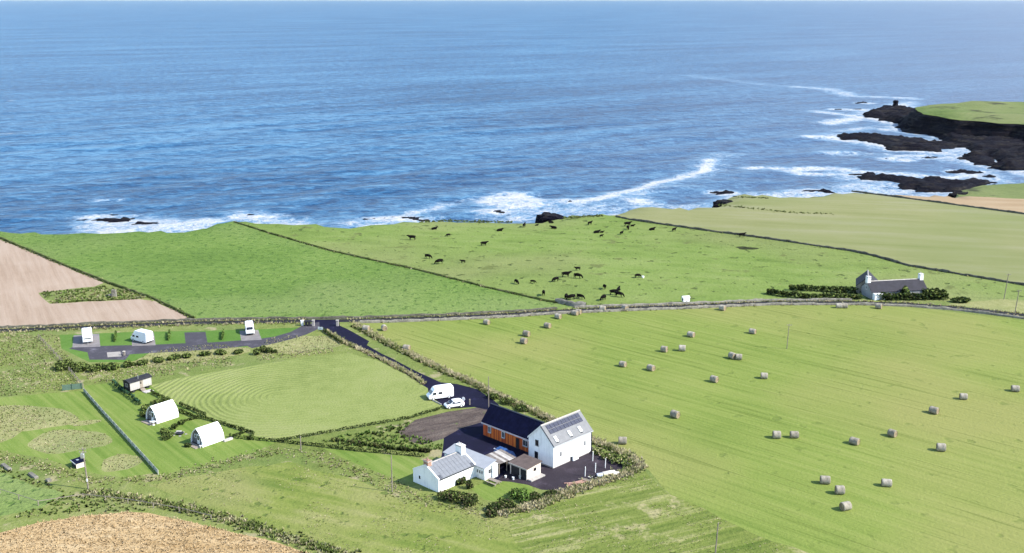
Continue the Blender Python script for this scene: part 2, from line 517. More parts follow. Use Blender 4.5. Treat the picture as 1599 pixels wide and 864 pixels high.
ZONES = [  # name, material, outline, edge wobble (m), label
 ('pale_pasture', 'pale', poly((940, 290), (940, 333), (1100, 359), (1330, 391), (1420, 413), (1599, 444), (1800, 476), (2300, 520), (2300, 300), (1700, 265), (1300, 285)), 0),
 ('cliff_top_grass', 'bluff', [tuple(at(a, b, 0).xy) for a, b in ((1498, 306.5), (1599, 311), (1900, 325), (2100, 300), (2300, 255), (2300, 120), (1400, 120), (1420, 200), (1480, 280))], 0),
 ('stubble_field', 'stubble2', poly((1325, 298), (1420, 302.8), (1500, 306.5), (1599, 311), (1900, 325), (1900, 365), (1599, 334.5), (1500, 322), (1400, 309)), 1.0),
 ('cattle_pasture', 'cow', poly((360, 330), (940, 300), (950, 333), (985, 342), (1100, 359.5), (1200, 373), (1330, 391), (1365, 398), (1420, 413), (1520, 430), (1599, 444), (1900, 490), (1650, 474), (1480, 470), (1340, 468), (1190, 469), (1080, 475), (900, 482), (500, 497)), 0.6),
 ('green_pasture', 'pasture', poly((-60, 330), (366, 330), (366, 349), (420, 366), (520, 393), (640, 420), (760, 451), (850, 471), (897, 480), (800, 488), (700, 493), (560, 498.5), (420, 500), (330, 501), (305, 498), (240, 464), (170, 440), (80, 405), (0, 370), (-260, 345)), 0.8),
 ('stubble_field', 'stubble', poly((-900, 360), (-260, 347), (0, 373), (80, 408), (162, 441), (150, 446), (60, 456), (78, 473), (215, 466.5), (240, 469), (298, 497), (280, 503), (0, 511.5), (-300, 525), (-900, 550)), 0.8),
 ('hay_field', 'hay', poly((545, 505), (620, 505), (700, 500), (800, 495), (900, 490), (1000, 485.5), (1080, 482.5), (1200, 477), (1320, 476), (1400, 479), (1480, 487), (1599, 502), (2000, 545), (2600, 900), (2600, 1400), (1300, 1400), (1262, 866), (1150, 822), (1050, 775), (1010, 735), (990, 712), (930, 690), (830, 645), (700, 585), (600, 535)), 0.9),
 ('pale_paddock', 'straw', poly((1478, 475), (1560, 466), (1700, 473), (1900, 500), (1700, 506), (1560, 487)), 0.8),
 ('hay_row_meadow', 'hayrows', poly((790, 805), (860, 780), (950, 752), (1003, 737), (1050, 775), (1150, 822), (1262, 866), (1300, 1400), (760, 1400)), 1.5),
 ('meadow', 'meadow', poly((235, 758), (330, 735), (450, 722), (560, 752), (640, 783), (760, 802), (790, 805), (820, 866), (780, 1000), (600, 900), (520, 858), (430, 830), (330, 800)), 2.0),
 ('rough_field', 'pasture', poly((-300, 700), (0, 738), (60, 760), (108, 770), (60, 792), (0, 806), (-300, 850)), 1.5),
 ('barley_field', 'barley', poly((-400, 920), (-100, 862), (0, 833), (60, 815), (130, 803), (200, 799), (270, 808), (350, 827), (430, 848), (495, 868), (620, 910), (650, 1300), (-500, 1400)), 1.2),
 ('ring_mown_lawn', 'rings', poly((232, 602), (300, 587), (400, 570), (490, 556), (545, 552), (585, 562), (640, 588), (668, 606), (672, 620), (692, 638), (640, 654), (560, 668), (440, 690), (398, 682), (330, 655), (260, 622)), 0.7),
 ('camping_lawn', 'lawn', poly((128, 602), (180, 597), (232, 602), (262, 624), (330, 655), (398, 682), (432, 690), (395, 706), (330, 724), (256, 742), (245, 738)), 0.7),
 ('garden_lawn', 'lawn', poly((-300, 632), (0, 621), (95, 612), (128, 610), (246, 738), (190, 746), (135, 736), (60, 714), (0, 703), (-300, 690)), 0.7),
 ('cottage_lawn', 'lawn', poly((735, 762), (770, 748), (830, 756), (838, 770), (800, 786), (755, 780)), 0.5),
 ('cottage_lawn', 'lawn', poly((505, 700), (560, 706), (640, 712), (672, 722), (648, 742), (640, 752), (600, 742), (540, 718)), 0.6),
 ('wildflower_plot', 'straw', ell(*at(38, 652, 0).xy, 10.5, 6.2, rot=-.25), .5),
 ('wildflower_plot', 'straw', ell(*at(-45, 665, 0).xy, 12.0, 11.0, rot=-.25), .5),
 ('wildflower_plot', 'straw', ell(*at(108, 688, 0).xy, 7.4, 5.4, rot=-.1), .5),
 ('wildflower_plot', 'straw', ell(*at(188, 722, 0).xy, 3.4, 3.6), .4),
 ('wildflower_plot', 'straw', ell(*at(132, 660, 0).xy, 3.0, 1.4, rot=.3), .3),
 ('campsite_grass', 'lawn2', poly((92, 523), (210, 519), (300, 517.5), (400, 515), (470, 512), (480, 518), (440, 527), (395, 541), (300, 549), (240, 556), (200, 566), (140, 566), (96, 545)), 0.3),
 ('rough_island', 'straw', ell(*at(300, 553, 0).xy, 12, 6.0, rot=.3), .4),
 ('rough_island', 'straw', ell(*at(470, 537, 0).xy, 9.5, 6.5, rot=.1), .4),
 ('dug_plot', 'earth', poly((622, 675), (650, 656), (700, 643), (745, 636.5), (764, 640), (756, 659), (722, 668), (696, 684), (660, 695), (632, 688)), 0.5),
 ('dark_ground_patch', 'darkground', ell(*at(1166, 386.5, 0).xy, 3.6, 2.2, rot=-.3, wob=.15), .2),  # flat patch of darker ground in the pasture
 ('coast_road', 'lane', strip(ROAD_C, 2.6), 0),
 ('farm_track', 'asphalt', poly((490, 500), (530, 500), (531, 509), (552, 519), (576, 533), (573, 539), (598, 553), (640, 575), (688, 597), (714, 600), (745, 608), (768, 622), (786, 640), (800, 660), (840, 700), (812, 726), (775, 750), (735, 740), (690, 715), (693, 684), (722, 668), (757, 658.5), (765, 641), (740, 636), (712, 638), (696, 638), (671, 618), (668, 606), (640, 588), (600, 566), (560, 543), (522, 526), (502, 514), (488, 510)), 0.3),
 ('stone_yard', 'yard', poly((806, 722), (830, 700), (880, 690), (923, 698), (958, 716), (975, 728), (968, 738), (915, 756), (880, 767), (848, 765), (826, 757), (798, 752), (775, 750)), 0.6),
 ('campsite_way', 'campway', poly((499, 513), (497, 503.5), (474, 508), (455, 519), (430, 526), (400, 530.5), (330, 535.5), (240, 539), (165, 540.5), (118, 540), (108, 545), (137, 551), (140, 562), (196, 562.5), (203, 554), (262, 550.5), (330, 546.5), (386, 541), (393, 544.5), (406, 541.5), (440, 534), (478, 523)), 0.3),
 ('caravan_pitch', 'gravelpatch', poly((115, 524), (155, 521.5), (157, 542), (113, 543)), 0.1),
 ('caravan_pitch', 'gravelpatch', poly((206, 521), (240, 519.5), (243, 540), (206, 541)), 0.1),
 ('caravan_pitch', 'campway', poly((288, 520), (321, 519), (324, 537), (290, 538)), 0.1),
 ('caravan_pitch', 'gravelpatch', poly((374, 517.5), (403, 516), (409, 531), (377, 533)), 0.1),
 ('gravel_bed', 'sandbed', poly((167, 551), (188, 549.5), (190, 557), (168, 558.5)), 0.05),
]

def densify(pl, step, wob):
    p = resample(pl, step, closed=True)
    if wob:
        ox = fbm(p[:, 0] / 4.0, p[:, 1] / 4.0, 21) - .5
        oy = fbm(p[:, 0] / 4.0, p[:, 1] / 4.0, 33) - .5
        p = p + np.stack([ox, oy], 1) * 2 * wob
    a = p[:, 0] * np.roll(p[:, 1], -1) - np.roll(p[:, 0], -1) * p[:, 1]
    return p if a.sum() > 0 else p[::-1]

def build_land():
    V, F = [], []
    def addp(p):
        n = len(V)
        V.extend(Vector((float(a), float(b))) for a, b in p)
        F.append(list(range(n, n + len(p))))
    q = np.array(land_poly)
    area = (q[:, 0] * np.roll(q[:, 1], -1) - np.roll(q[:, 0], -1) * q[:, 1]).sum()
    addp(q if area > 0 else q[::-1])
    for z in ZONES:
        addp(densify(z[2], 3.0, z[3]))
    g = []
    for y in np.arange(120, 470, 7.0):
        hw = y * .56 + 20
        for x in np.arange(-hw, hw, 7.0):
            g.append((x + random.uniform(-2, 2), y + random.uniform(-2, 2)))
    for y in np.arange(470, 1000, 16.0):
        for x in np.arange(60, 640, 16.0):
            g.append((x + random.uniform(-4, 4), y + random.uniform(-4, 4)))
    V.extend(Vector(p) for p in g)
    vo, eo, fo, ov, oe, of = delaunay_2d_cdt(V, [], F, 0, 1e-3, True)
    vo = np.array([(p.x, p.y) for p in vo])
    byz = {}
    for f, ids in zip(fo, of):
        if 0 not in ids: continue
        byz.setdefault(max(ids), []).append(f)
    # the rim of the cliff bends down a little
    zz = hgt(vo[:, 0], vo[:, 1])
    d = np.full(len(vo), 1e9)
    for cx, cy in coast_f:
        d = np.minimum(d, np.hypot(vo[:, 0] - cx, vo[:, 1] - cy))
    zz = zz - 1.2 * np.clip(1 - d / 4.0, 0, 1) ** 2
    zz = zz + HEAD_Z * np.clip((vo[:, 1] - 520) / 120, 0, 1)
    # promontory: humps and a gully
    pm = np.clip((vo[:, 1] - 620) / 60, 0, 1) * np.clip(d / 25, 0, 1)
    zz = zz + pm * (fbm(vo[:, 0] / 60, vo[:, 1] / 60, 5) - .45) * 7
    for zid, fs in byz.items():
        fs = np.array([f for f in fs if len(f) == 3])
        used, inv = np.unique(fs, return_inverse=True)
        me = np_mesh('land', np.column_stack([vo[used], zz[used]]), inv.reshape(-1, 3), smooth=True)
        if zid == 0:
            o = link_mesh('ground', me, M['rough'])
        else:
            o = link_mesh(ZONES[zid - 1][0], me, M[ZONES[zid - 1][1]])
        o.data.name = o.name
        tag(o, kind='structure')
build_land()
# ------------------------------------------------------------------ cliffs
def rock_mat():
    m, nt, b = new_mat('dark_flagstone')
    n = NT(nt)
    lay = n.noise(1.0, 3, .6, src=n.map(scale=(.05, .05, 1.1)))
    a = n.noise(.35, 4, .6)
    k = n.math('ADD', n.math('MULTIPLY', lay, .6), n.math('MULTIPLY', a, .4))
    c = n.ramp(k, [(.36, (.0016, .0016, .005)), (.50, (.0060, .0052, .0090)), (.60, (.016, .0140, .0125)), (.72, (.050, .044, .040))])
    n.link(c, b.inputs['Base Color'])
    b.inputs['Roughness'].default_value = .9
    b.inputs['Specular IOR Level'].default_value = .08
    n.link(n.bump(k, 1.6), b.inputs['Normal'])
    return m
M['rock'] = rock_mat()
M['stone'] = plain('lichened_stone', (.20, .185, .15), rough=.95, var=.45, scale=.9, bump=.08, fine=4)

def build_cliffs():
    c = coast_f
    d = np.gradient(c, axis=0)
    d /= np.linalg.norm(d, axis=1)[:, None] + 1e-9
    out = np.stack([-d[:, 1], d[:, 0]], 1)           # seaward side
    prof = [(-1.5, -1.35), (.3, -2.0), (.9, -3.6), (2.2, -4.0), (2.6, -7.0), (4.0, -7.6), (4.4, -11.0), (6.0, -11.8), (6.5, -14.5), (9.5, -16.2), (13, -17.3), (17, -19.5)]
    n, k = len(c), len(prof)
    V = np.zeros((n, k, 3))
    zb = hgt(c[:, 0], c[:, 1])
    for j, (o, z) in enumerate(prof):
        w = (fbm(c[:, 0] / 7 + j * .35, c[:, 1] / 7, 40 + j // 3) - .5) * (11 if j > 1 else 1.0)
        V[:, j, :2] = c + out * (o + w)[:, None]
        V[:, j, 2] = (zb + HEAD_Z * np.clip((c[:, 1] - 520) / 120, 0, 1) * 1.0) * (1 - j / k) + z + (fbm(c[:, 0] / 7, c[:, 1] / 7 + j, 60) - .5) * (1.0 if j > 1 else .1)
    idx = np.arange(n * k).reshape(n, k)
    F = np.stack([idx[:-1, :-1], idx[:-1, 1:], idx[1:, 1:], idx[1:, :-1]], -1).reshape(-1, 4)
    o = link_mesh('cliff', np_mesh('cliff', V.reshape(-1, 3), F), M['rock'])
    tag(o, kind='structure')
build_cliffs()

# wave-cut rock shelves at the waterline: outlines in the photograph, taken at sea level
SHELVES = [
 [(1348, 181), (1362, 174), (1385, 172.5), (1400, 171), (1432, 177), (1480, 188), (1560, 202), (1640, 214), (1750, 235), (1750, 282), (1640, 279), (1600, 272), (1562, 264), (1537, 258), (1566, 253), (1548, 247), (1512, 246), (1500, 244), (1532, 240), (1505, 233), (1480, 227), (1470, 216), (1440, 209), (1420, 204), (1392, 199), (1408, 195), (1376, 189)],
 [(1302, 212), (1345, 211.5), (1382, 215), (1428, 217), (1470, 222), (1522, 232), (1470, 238), (1432, 237), (1392, 232.5), (1366, 226), (1320, 218)],
 [(1322, 272.5), (1352, 274), (1400, 278), (1450, 281.5), (1496, 284), (1528, 275), (1552, 279), (1545, 291), (1508, 304), (1450, 301), (1416, 293), (1360, 284), (1344, 278)],
 [(1484, 247), (1530, 244), (1566, 250), (1540, 258), (1500, 252)],
]
ROCKS = [  # small skerries: px, py, half length m, half depth m, height
 (1268, 300.5, 9, 6, 1.6), (1335, 172, 9, 5, 1.0), (1310, 171, 5, 4, .8), (1348, 161, 5, 4, 1.0), (1356, 161.5, 3, 3, .8),
 (160, 340, 5, 4, .7), (178, 346, 8, 4, .8), (224, 352, 4, 5, 1.2), (322, 347, 3, 3, .7), (384, 338, 5, 3, .7), (590, 343.5, 5, 4, .8), (630, 343, 4, 4, .8),
 (770, 331, 5, 4, .8), (893, 315, 3, 3, .8), (996, 314, 3, 3, .8), (1130, 301.5, 4, 4, 1.3), (1512, 268, 8, 4, .8), (1400, 249, 8, 3, .6), (1442, 244, 6, 3, .6)]
SHELF_W = [[tuple(at(a, b, SEA_Z).xy) for a, b in s] for s in SHELVES]

def build_shelf(pl, name, sp=1.9, top=2.2, seed=0):
    p = resample(pl, 4.0, closed=True)
    ox, oy = fbm(p[:, 0] / 11, p[:, 1] / 7, 71) - .5, fbm(p[:, 0] / 11, p[:, 1] / 7, 77) - .5
    p = p + np.stack([ox, oy], 1) * 17
    x0, y0 = p.min(0) - 3
    x1, y1 = p.max(0) + 3
    X, Y = np.meshgrid(np.arange(x0, x1, sp), np.arange(y0, y1, sp))
    ins = in_poly(X, Y, p)
    dd = np.full(X.shape, 1e9)
    for a, b in p:
        dd = np.minimum(dd, np.hypot(X - a, Y - b))
    dd = np.where(ins, dd, -dd)
    nn = fbm(X / 16 + seed, Y / 9, 81, 5)
    h = np.clip(dd / 7, -1.2, 1) * top * (.4 + nn * 1.0) + (nn - .47) * 3.4
    rg_ = fbm((X * .8 + Y * .6) / 14, (Y * .8 - X * .6) / 3.2, 15, 4)
    h = h + (rg_ - .5) * 2.4
    h = np.floor(h / .7) * .7 + (fbm(X / 2.2, Y / 2.2, 5) - .5) * .9
    Z = SEA_Z + h - .1
    keep = dd > -3.5
    idx = np.arange(X.size).reshape(X.shape)
    k = keep[:-1, :-1] | keep[1:, :-1] | keep[1:, 1:] | keep[:-1, 1:]
    F = np.stack([idx[:-1, :-1], idx[:-1, 1:], idx[1:, 1:], idx[1:, :-1]], -1)[k]
    used, inv = np.unique(F, return_inverse=True)
    V = np.column_stack([X.ravel(), Y.ravel(), Z.ravel()])[used]
    o = link_mesh(name, np_mesh(name, V, inv.reshape(-1, 4)), M['rock'])
    tag(o, kind='structure')
for i, s in enumerate(SHELF_W):
    build_shelf(s, 'rock_shelf', top=[5.0, 2.8, 2.6, 1.8][i], seed=i * 7)
ROCK_W = []
for i, (a, b, rx, ry, hh) in enumerate(ROCKS):
    q = at(a, b, SEA_Z)
    ROCK_W.append((q.x, q.y, rx, ry))
    build_shelf(ell(q.x, q.y, rx, ry, 14, wob=.2), 'rock_shelf', sp=1.5, top=hh * 1.6, seed=i)

# ------------------------------------------------------------------ sea
def sea_mat():
    m, nt, b = new_mat('sea_water')
    n = NT(nt)
    big = n.noise(1.0, 3, .55, src=n.map(rz=math.radians(34), scale=(.0022, .009, 1)))
    sw = n.noise(1.0, 4, .6, src=n.map(rz=math.radians(30), scale=(.018, .06, 1)))
    ch = n.noise(1.0, 4, .62, src=n.map(rz=math.radians(16), scale=(.11, .15, 1)))
    fi = n.noise(1.0, 3, .6, src=n.map(rz=math.radians(8), scale=(.32, .30, 1)))
    k = n.math('ADD', n.math('ADD', n.math('MULTIPLY', big, .30), n.math('MULTIPLY', sw, .22)), n.math('MULTIPLY', ch, .48))
    k = n.math('ADD', k, n.math('MULTIPLY', n.math('SUBTRACT', fi, .5), .22))
    c = n.ramp(k, [(.40, (.004, .027, .080)), (.50, (.014, .076, .165)), (.60, (.066, .168, .270))])
    # base colour grows greyer and paler towards the right, over a widening band
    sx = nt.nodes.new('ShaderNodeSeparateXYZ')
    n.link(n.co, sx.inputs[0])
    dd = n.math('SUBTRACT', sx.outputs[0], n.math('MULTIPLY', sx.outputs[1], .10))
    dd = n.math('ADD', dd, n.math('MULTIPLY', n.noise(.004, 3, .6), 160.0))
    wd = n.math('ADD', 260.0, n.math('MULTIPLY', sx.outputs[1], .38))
    grey_share = n.ramp(n.math('DIVIDE', n.math('ADD', dd, 60.0), wd), [(.0, 0), (.95, 1)])
    c = n.mix(c, n.mix(c, (.125, .128, .170), .60), grey_share)
    # foam: a share stored on the surface, broken up by noise
    fa = n.attr('foam')
    fn = n.noise(1.0, 5, .68, src=n.map(rz=math.radians(12), scale=(.085, .10, 1)), dist=.8)
    f2 = n.noise(.4, 4, .65, dist=.6)
    fs = n.math('ADD', n.math('ADD', fa, n.math('MULTIPLY', n.math('SUBTRACT', fn, .5), 1.5)), n.math('MULTIPLY', n.math('SUBTRACT', f2, .5), 1.3))
    fm = n.math('MULTIPLY', n.ramp(fs, [(.40, 0), (.85, 1)]), n.ramp(fa, [(.02, 0), (.12, 1)]))
    # open-sea white horses
    wc = n.noise(1.0, 2, .5, src=n.map(rz=math.radians(10), scale=(.045, .10, 1), loc=(31, 7, 0)))
    wp = n.noise(.0035, 2, .5)
    wm = n.math('MULTIPLY', n.ramp(wc, [(.755, 0), (.785, .7)]), n.ramp(wp, [(.50, 0), (.60, 1)]))
    fm = n.math('MAXIMUM', fm, wm)
    # thin aerated water round the foam
    c = n.mix(c, (.14, .25, .36), n.math('MULTIPLY', n.ramp(fs, [(.15, 0), (.55, .8)]), n.ramp(fa, [(.02, 0), (.25, 1)])))
    c = n.mix(c, (.40, .405, .41), fm)
    n.link(c, b.inputs['Base Color'])
    n.link(n.mix(.38, .85, fm), b.inputs['Roughness'])
    b.inputs['IOR'].default_value = 1.333
    b.inputs['Specular IOR Level'].default_value = .2
    h = n.math('ADD', n.math('ADD', n.math('MULTIPLY', sw, 2.0), n.math('MULTIPLY', ch, 2.4)), n.math('MULTIPLY', fi, .9))
    h = n.math('ADD', h, n.math('MULTIPLY', fm, .4))
    n.link(n.bump(h, 1.0, .75), b.inputs['Normal'])
    return m
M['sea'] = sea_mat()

FOAM_POLY = [  # outlines (px at sea level), strength, soft edge m
 ([(112, 340), (165, 333), (222, 337), (300, 343), (348, 347), (330, 372), (120, 372), (118, 352)], .68, 7),
 ([(354, 330), (400, 330), (450, 337), (500, 345), (500, 365), (360, 365)], .6, 7),
 ([(520, 346), (570, 338), (640, 338), (690, 338), (690, 360), (520, 360)], .55, 8),
 ([(722, 313), (786, 300), (832, 301), (850, 309), (905, 318), (950, 314), (1000, 312), (1060, 316), (1120, 314), (1120, 345), (740, 350), (760, 330)], .5, 9),
 ([(722, 313), (786, 300), (832, 301), (856, 316), (850, 328), (790, 330)], .78, 6),
 ([(1120, 308), (1180, 300), (1290, 296), (1290, 325), (1120, 330)], .7, 8),
 ([(1290, 290), (1340, 282), (1420, 296), (1500, 306), (1480, 325), (1290, 315)], .6, 9),
 ([(1330, 180), (1400, 160), (1432, 158), (1436, 180), (1380, 192)], .7, 10),
]
FOAM_LINE = [  # broken lines of surf: points, width m, strength
 ([(905, 318), (985, 298), (1060, 279), (1098, 264), (1112, 250)], 6, .85),
 ([(985, 306), (1040, 292), (1090, 272), (1118, 250), (1140, 240)], 14, .4),
 ([(1175, 263), (1215, 264), (1255, 270), (1300, 272)], 8, .75),
 ([(1265, 214), (1300, 214), (1340, 222), (1400, 234), (1470, 240)], 10, .85),
 ([(1240, 266), (1300, 262), (1340, 268), (1400, 272), (1470, 277), (1530, 270)], 9, .8),
 ([(1300, 240), (1350, 238), (1420, 246), (1500, 250)], 9, .55),
 ([(1290, 192), (1345, 183), (1390, 192), (1440, 203)], 12, .85),
 ([(1300, 205), (1360, 200), (1420, 206)], 9, .6),
 ([(1250, 136), (1290, 139), (1330, 150), (1420, 154)], 16, .6),
 ([(1270, 174), (1300, 178), (1345, 184)], 10, .75),
 ([(1080, 118), (1140, 126), (1200, 133), (1300, 138)], 16, .32),
 ([(690, 318), (640, 334), (600, 342)], 7, .6),
 ([(140, 313), (168, 313)], 5, .45),
]
def build_sea():
    X0, X1, Y0, Y1, sp = -820.0, 900.0, 250.0, 1450.0, 3.2
    xs, ys = np.arange(X0, X1 + .1, sp), np.arange(Y0, Y1 + .1, sp)
    X1, Y1 = xs[-1], ys[-1]
    X, Y = np.meshgrid(xs, ys)
    Z = np.zeros(X.shape)
    r = np.random.default_rng(3)
    for k in range(22):
        lam = r.uniform(13, 62)
        a = math.radians(-52 + r.normal(0, 17))
        kx, ky = math.cos(a) * 2 * math.pi / lam, math.sin(a) * 2 * math.pi / lam
        amp = .0026 * lam
        env = .4 + 1.2 * fbm(X / 120 + k * 3.1, Y / 120, k)
        Z += amp * env * np.sin(kx * X + ky * Y + r.uniform(0, 6.28) + 2.0 * fbm(X / 90, Y / 90, 50 + k))
    edge = np.minimum(np.minimum(X - X0, X1 - X), np.minimum(1e9, Y1 - Y))
    Z *= np.clip(edge / 700, 0, 1) * np.clip((1500 - Y) / 900, 0, 1)
    foam = np.zeros(X.shape)
    for pl, s, soft in FOAM_POLY:
        w = np.array([tuple(at(a, b, SEA_Z).xy) for a, b in pl])
        box = (X > w[:, 0].min() - 30) & (X < w[:, 0].max() + 30) & (Y > w[:, 1].min() - 30) & (Y < w[:, 1].max() + 30)
        x, y = X[box], Y[box]
        d = seg_dist(x, y, [tuple(q) for q in w] + [tuple(w[0])])
        d = np.where(in_poly(x, y, w), d, -d)
        foam[box] = np.maximum(foam[box], s * np.clip(.5 + d / (2 * soft), 0, 1))
    for pl, wd, s in FOAM_LINE:
        w = resample([tuple(at(a, b, SEA_Z).xy) for a, b in pl], 12)
        w = w + np.stack([fbm(w[:, 0] / 25, w[:, 1] / 25, 8) - .5, fbm(w[:, 0] / 25, w[:, 1] / 25, 12) - .5], 1) * 14
        box = (X > w[:, 0].min() - 50) & (X < w[:, 0].max() + 50) & (Y > w[:, 1].min() - 50) & (Y < w[:, 1].max() + 50)
        d = seg_dist(X[box], Y[box], [tuple(q) for q in w])
        foam[box] = np.maximum(foam[box], s * np.exp(-(d / wd) ** 2))
    for s in SHELF_W:
        w = np.array(s)
        box = (X > w[:, 0].min() - 50) & (X < w[:, 0].max() + 50) & (Y > w[:, 1].min() - 50) & (Y < w[:, 1].max() + 50)
        d = seg_dist(X[box], Y[box], s + [s[0]])
        foam[box] = np.maximum(foam[box], .62 * np.exp(-(d / 15) ** 2))
    for a, b, rx, ry in ROCK_W:
        d = np.hypot((X - a) / (rx + 7), (Y - b) / (ry + 7))
        foam = np.maximum(foam, .75 * np.exp(-d ** 4))
    sub = coast_f[(coast_f[:, 1] < 1300)]
    dc = seg_dist(X, Y, [tuple(q) for q in sub[::2]])
    foam = np.maximum(foam, .5 * np.exp(-(dc / 16) ** 2))
    Z += np.clip(foam, 0, 1) * (fbm(X / 6, Y / 6, 90) - .4) * .9
    idx = np.arange(X.size).reshape(X.shape)
    F = np.stack([idx[:-1, :-1], idx[:-1, 1:], idx[1:, 1:], idx[1:, :-1]], -1).reshape(-1, 4)
    V = np.column_stack([X.ravel(), Y.ravel(), Z.ravel() + SEA_Z])
    # the sheet runs on to the horizon
    nb = len(V)
    B = 90000.0
    ex = [(-B, -3000), (X0, -3000), (X1, -3000), (B, -3000), (-B, Y0), (B, Y0), (-B, Y1), (B, Y1), (-B, B), (X0, B), (X1, B), (B, B)]
    V = np.vstack([V, [(a, b, SEA_Z) for a, b in ex]])
    c00, c10, c01, c11 = idx[0, 0], idx[0, -1], idx[-1, 0], idx[-1, -1]
    V[[c00, c10, c01, c11], 2] = SEA_Z
    e = lambda i: nb + i
    ext = [(e(0), e(1), c00, e(4)), (e(1), e(2), c10, c00), (e(2), e(3), e(5), c10), (e(4), c00, c01, e(6)), (c10, e(5), e(7), c11),
           (e(6), c01, e(9), e(8)), (c01, c11, e(10), e(9)), (c11, e(7), e(11), e(10))]
    F = np.vstack([F, ext])
    me = np_mesh('sea', V, F, smooth=True)
    at_ = me.attributes.new('foam', 'FLOAT', 'POINT')
    at_.data.foreach_set('value', np.concatenate([foam.ravel(), np.zeros(len(ex))]).astype(np.float32))
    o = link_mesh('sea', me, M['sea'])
    tag(o, kind='structure')
build_sea()

# ------------------------------------------------------------------ sea stack off the point
def sea_stack():
    q = at(1397.5, 173, SEA_Z)
    rng = np.random.default_rng(4)
    n, R = 14, []
    for z, r in ((-1.0, 10.0), (.8, 8.5), (1.8, 6.0), (2.6, 4.2), (3.4, 3.0), (4.4, 2.2), (5.5, 1.8), (6.8, 1.7), (7.8, 1.9), (8.6, 1.75), (9.0, 1.2)):
        w = 1 + rng.uniform(-.16, .16, n)
        R.append([(r * 1.15 * w[i] * math.cos(6.2832 * i / n), r * w[i] * math.sin(6.2832 * i / n), z + rng.uniform(-.25, .25)) for i in range(n)])
    o = MB().rings(R).build('sea_stack', M['rock'])
    o.location = q
    tag(o, 'dark rock stack standing off the grassy headland in white surf', 'sea stack')
sea_stack()

def outcrop(px, py, r, seed):
    """bare rock buttress standing out of the grassy cliff line"""
    q = at(px, py, 0)
    rng = np.random.default_rng(seed)
    n, R = 16, []
    for z, k in ((-19, 1.7), (-14, 1.5), (-10, 1.35), (-6.5, 1.2), (-4, 1.15), (-2.2, 1.0), (-1.0, .9), (-.2, .55)):
        w = 1 + rng.uniform(-.2, .2, n)
        R.append([(r * k * w[i] * math.cos(6.2832 * i / n), r * k * w[i] * math.sin(6.2832 * i / n), z + rng.uniform(-.5, .5)) for i in range(n)])
    o = MB().rings(R).build('rock_buttress', M['rock'])
    o.location = (q.x, q.y, 0)
    tag(o, kind='structure')
outcrop(861, 334, 5.0, 1)
outcrop(852, 333, 3.2, 2)
outcrop(1131, 313, 4.5, 3)
outcrop(1500, 300, 5.0, 5)
# ------------------------------------------------------------------ vegetation
def veg_mat(name, trans=.15, bend=.28):
    m = bpy.data.materials.new(name)
    m.use_nodes = True
    nt = m.node_tree
    nt.nodes.clear()
    out = nt.nodes.new('ShaderNodeOutputMaterial')
    at_ = nt.nodes.new('ShaderNodeAttribute')
    at_.attribute_name = 'Col'
    d = nt.nodes.new('ShaderNodeBsdfDiffuse')
    t = nt.nodes.new('ShaderNodeBsdfTranslucent')
    mx = nt.nodes.new('ShaderNodeMixShader')
    mx.inputs[0].default_value = trans
    # blades and leaves share the light of the tuft they belong to: bend the shading normal upwards
    ge = nt.nodes.new('ShaderNodeNewGeometry')
    sc = nt.nodes.new('ShaderNodeVectorMath'); sc.operation = 'SCALE'; sc.inputs[3].default_value = bend
    ad = nt.nodes.new('ShaderNodeVectorMath'); ad.operation = 'ADD'; ad.inputs[1].default_value = (0, 0, 1)
    no = nt.nodes.new('ShaderNodeVectorMath'); no.operation = 'NORMALIZE'
    nt.links.new(ge.outputs['Normal'], sc.inputs[0]); nt.links.new(sc.outputs[0], ad.inputs[0]); nt.links.new(ad.outputs[0], no.inputs[0])
    nt.links.new(no.outputs[0], d.inputs['Normal'])
    nt.links.new(at_.outputs['Color'], d.inputs[0])
    nt.links.new(at_.outputs['Color'], t.inputs[0])
    nt.links.new(d.outputs[0], mx.inputs[1])
    nt.links.new(t.outputs[0], mx.inputs[2])
    nt.links.new(mx.outputs[0], out.inputs[0])
    return m
M['veg'] = veg_mat('leaf_and_blade')

STRAW = np.array([(.54, .47, .28), (.44, .39, .20), (.58, .51, .34)])
GREEN = np.array([(.185, .240, .064), (.235, .275, .09), (.145, .200, .050)])
DARK = np.array([(.030, .050, .014), (.045, .066, .02), (.06, .075, .028)])
BRIGHT = np.array([(.14, .235, .05), (.175, .26, .07), (.105, .19, .036)])
BROWN = np.array([(.11, .085, .05), (.15, .12, .075), (.08, .065, .04)])

def pick(pal, n, rng):
    c = pal[rng.integers(0, len(pal), n)]
    return c * rng.uniform(.9, 1.1, (n, 1))

def palette(mix, n, rng):
    """mix: list of (palette, share)"""
    w = np.array([m[1] for m in mix], float)
    k = rng.choice(len(mix), n, p=w / w.sum())
    c = np.zeros((n, 3))
    for i, (p, _) in enumerate(mix):
        s = k == i
        c[s] = pick(p, s.sum(), rng)
    return c

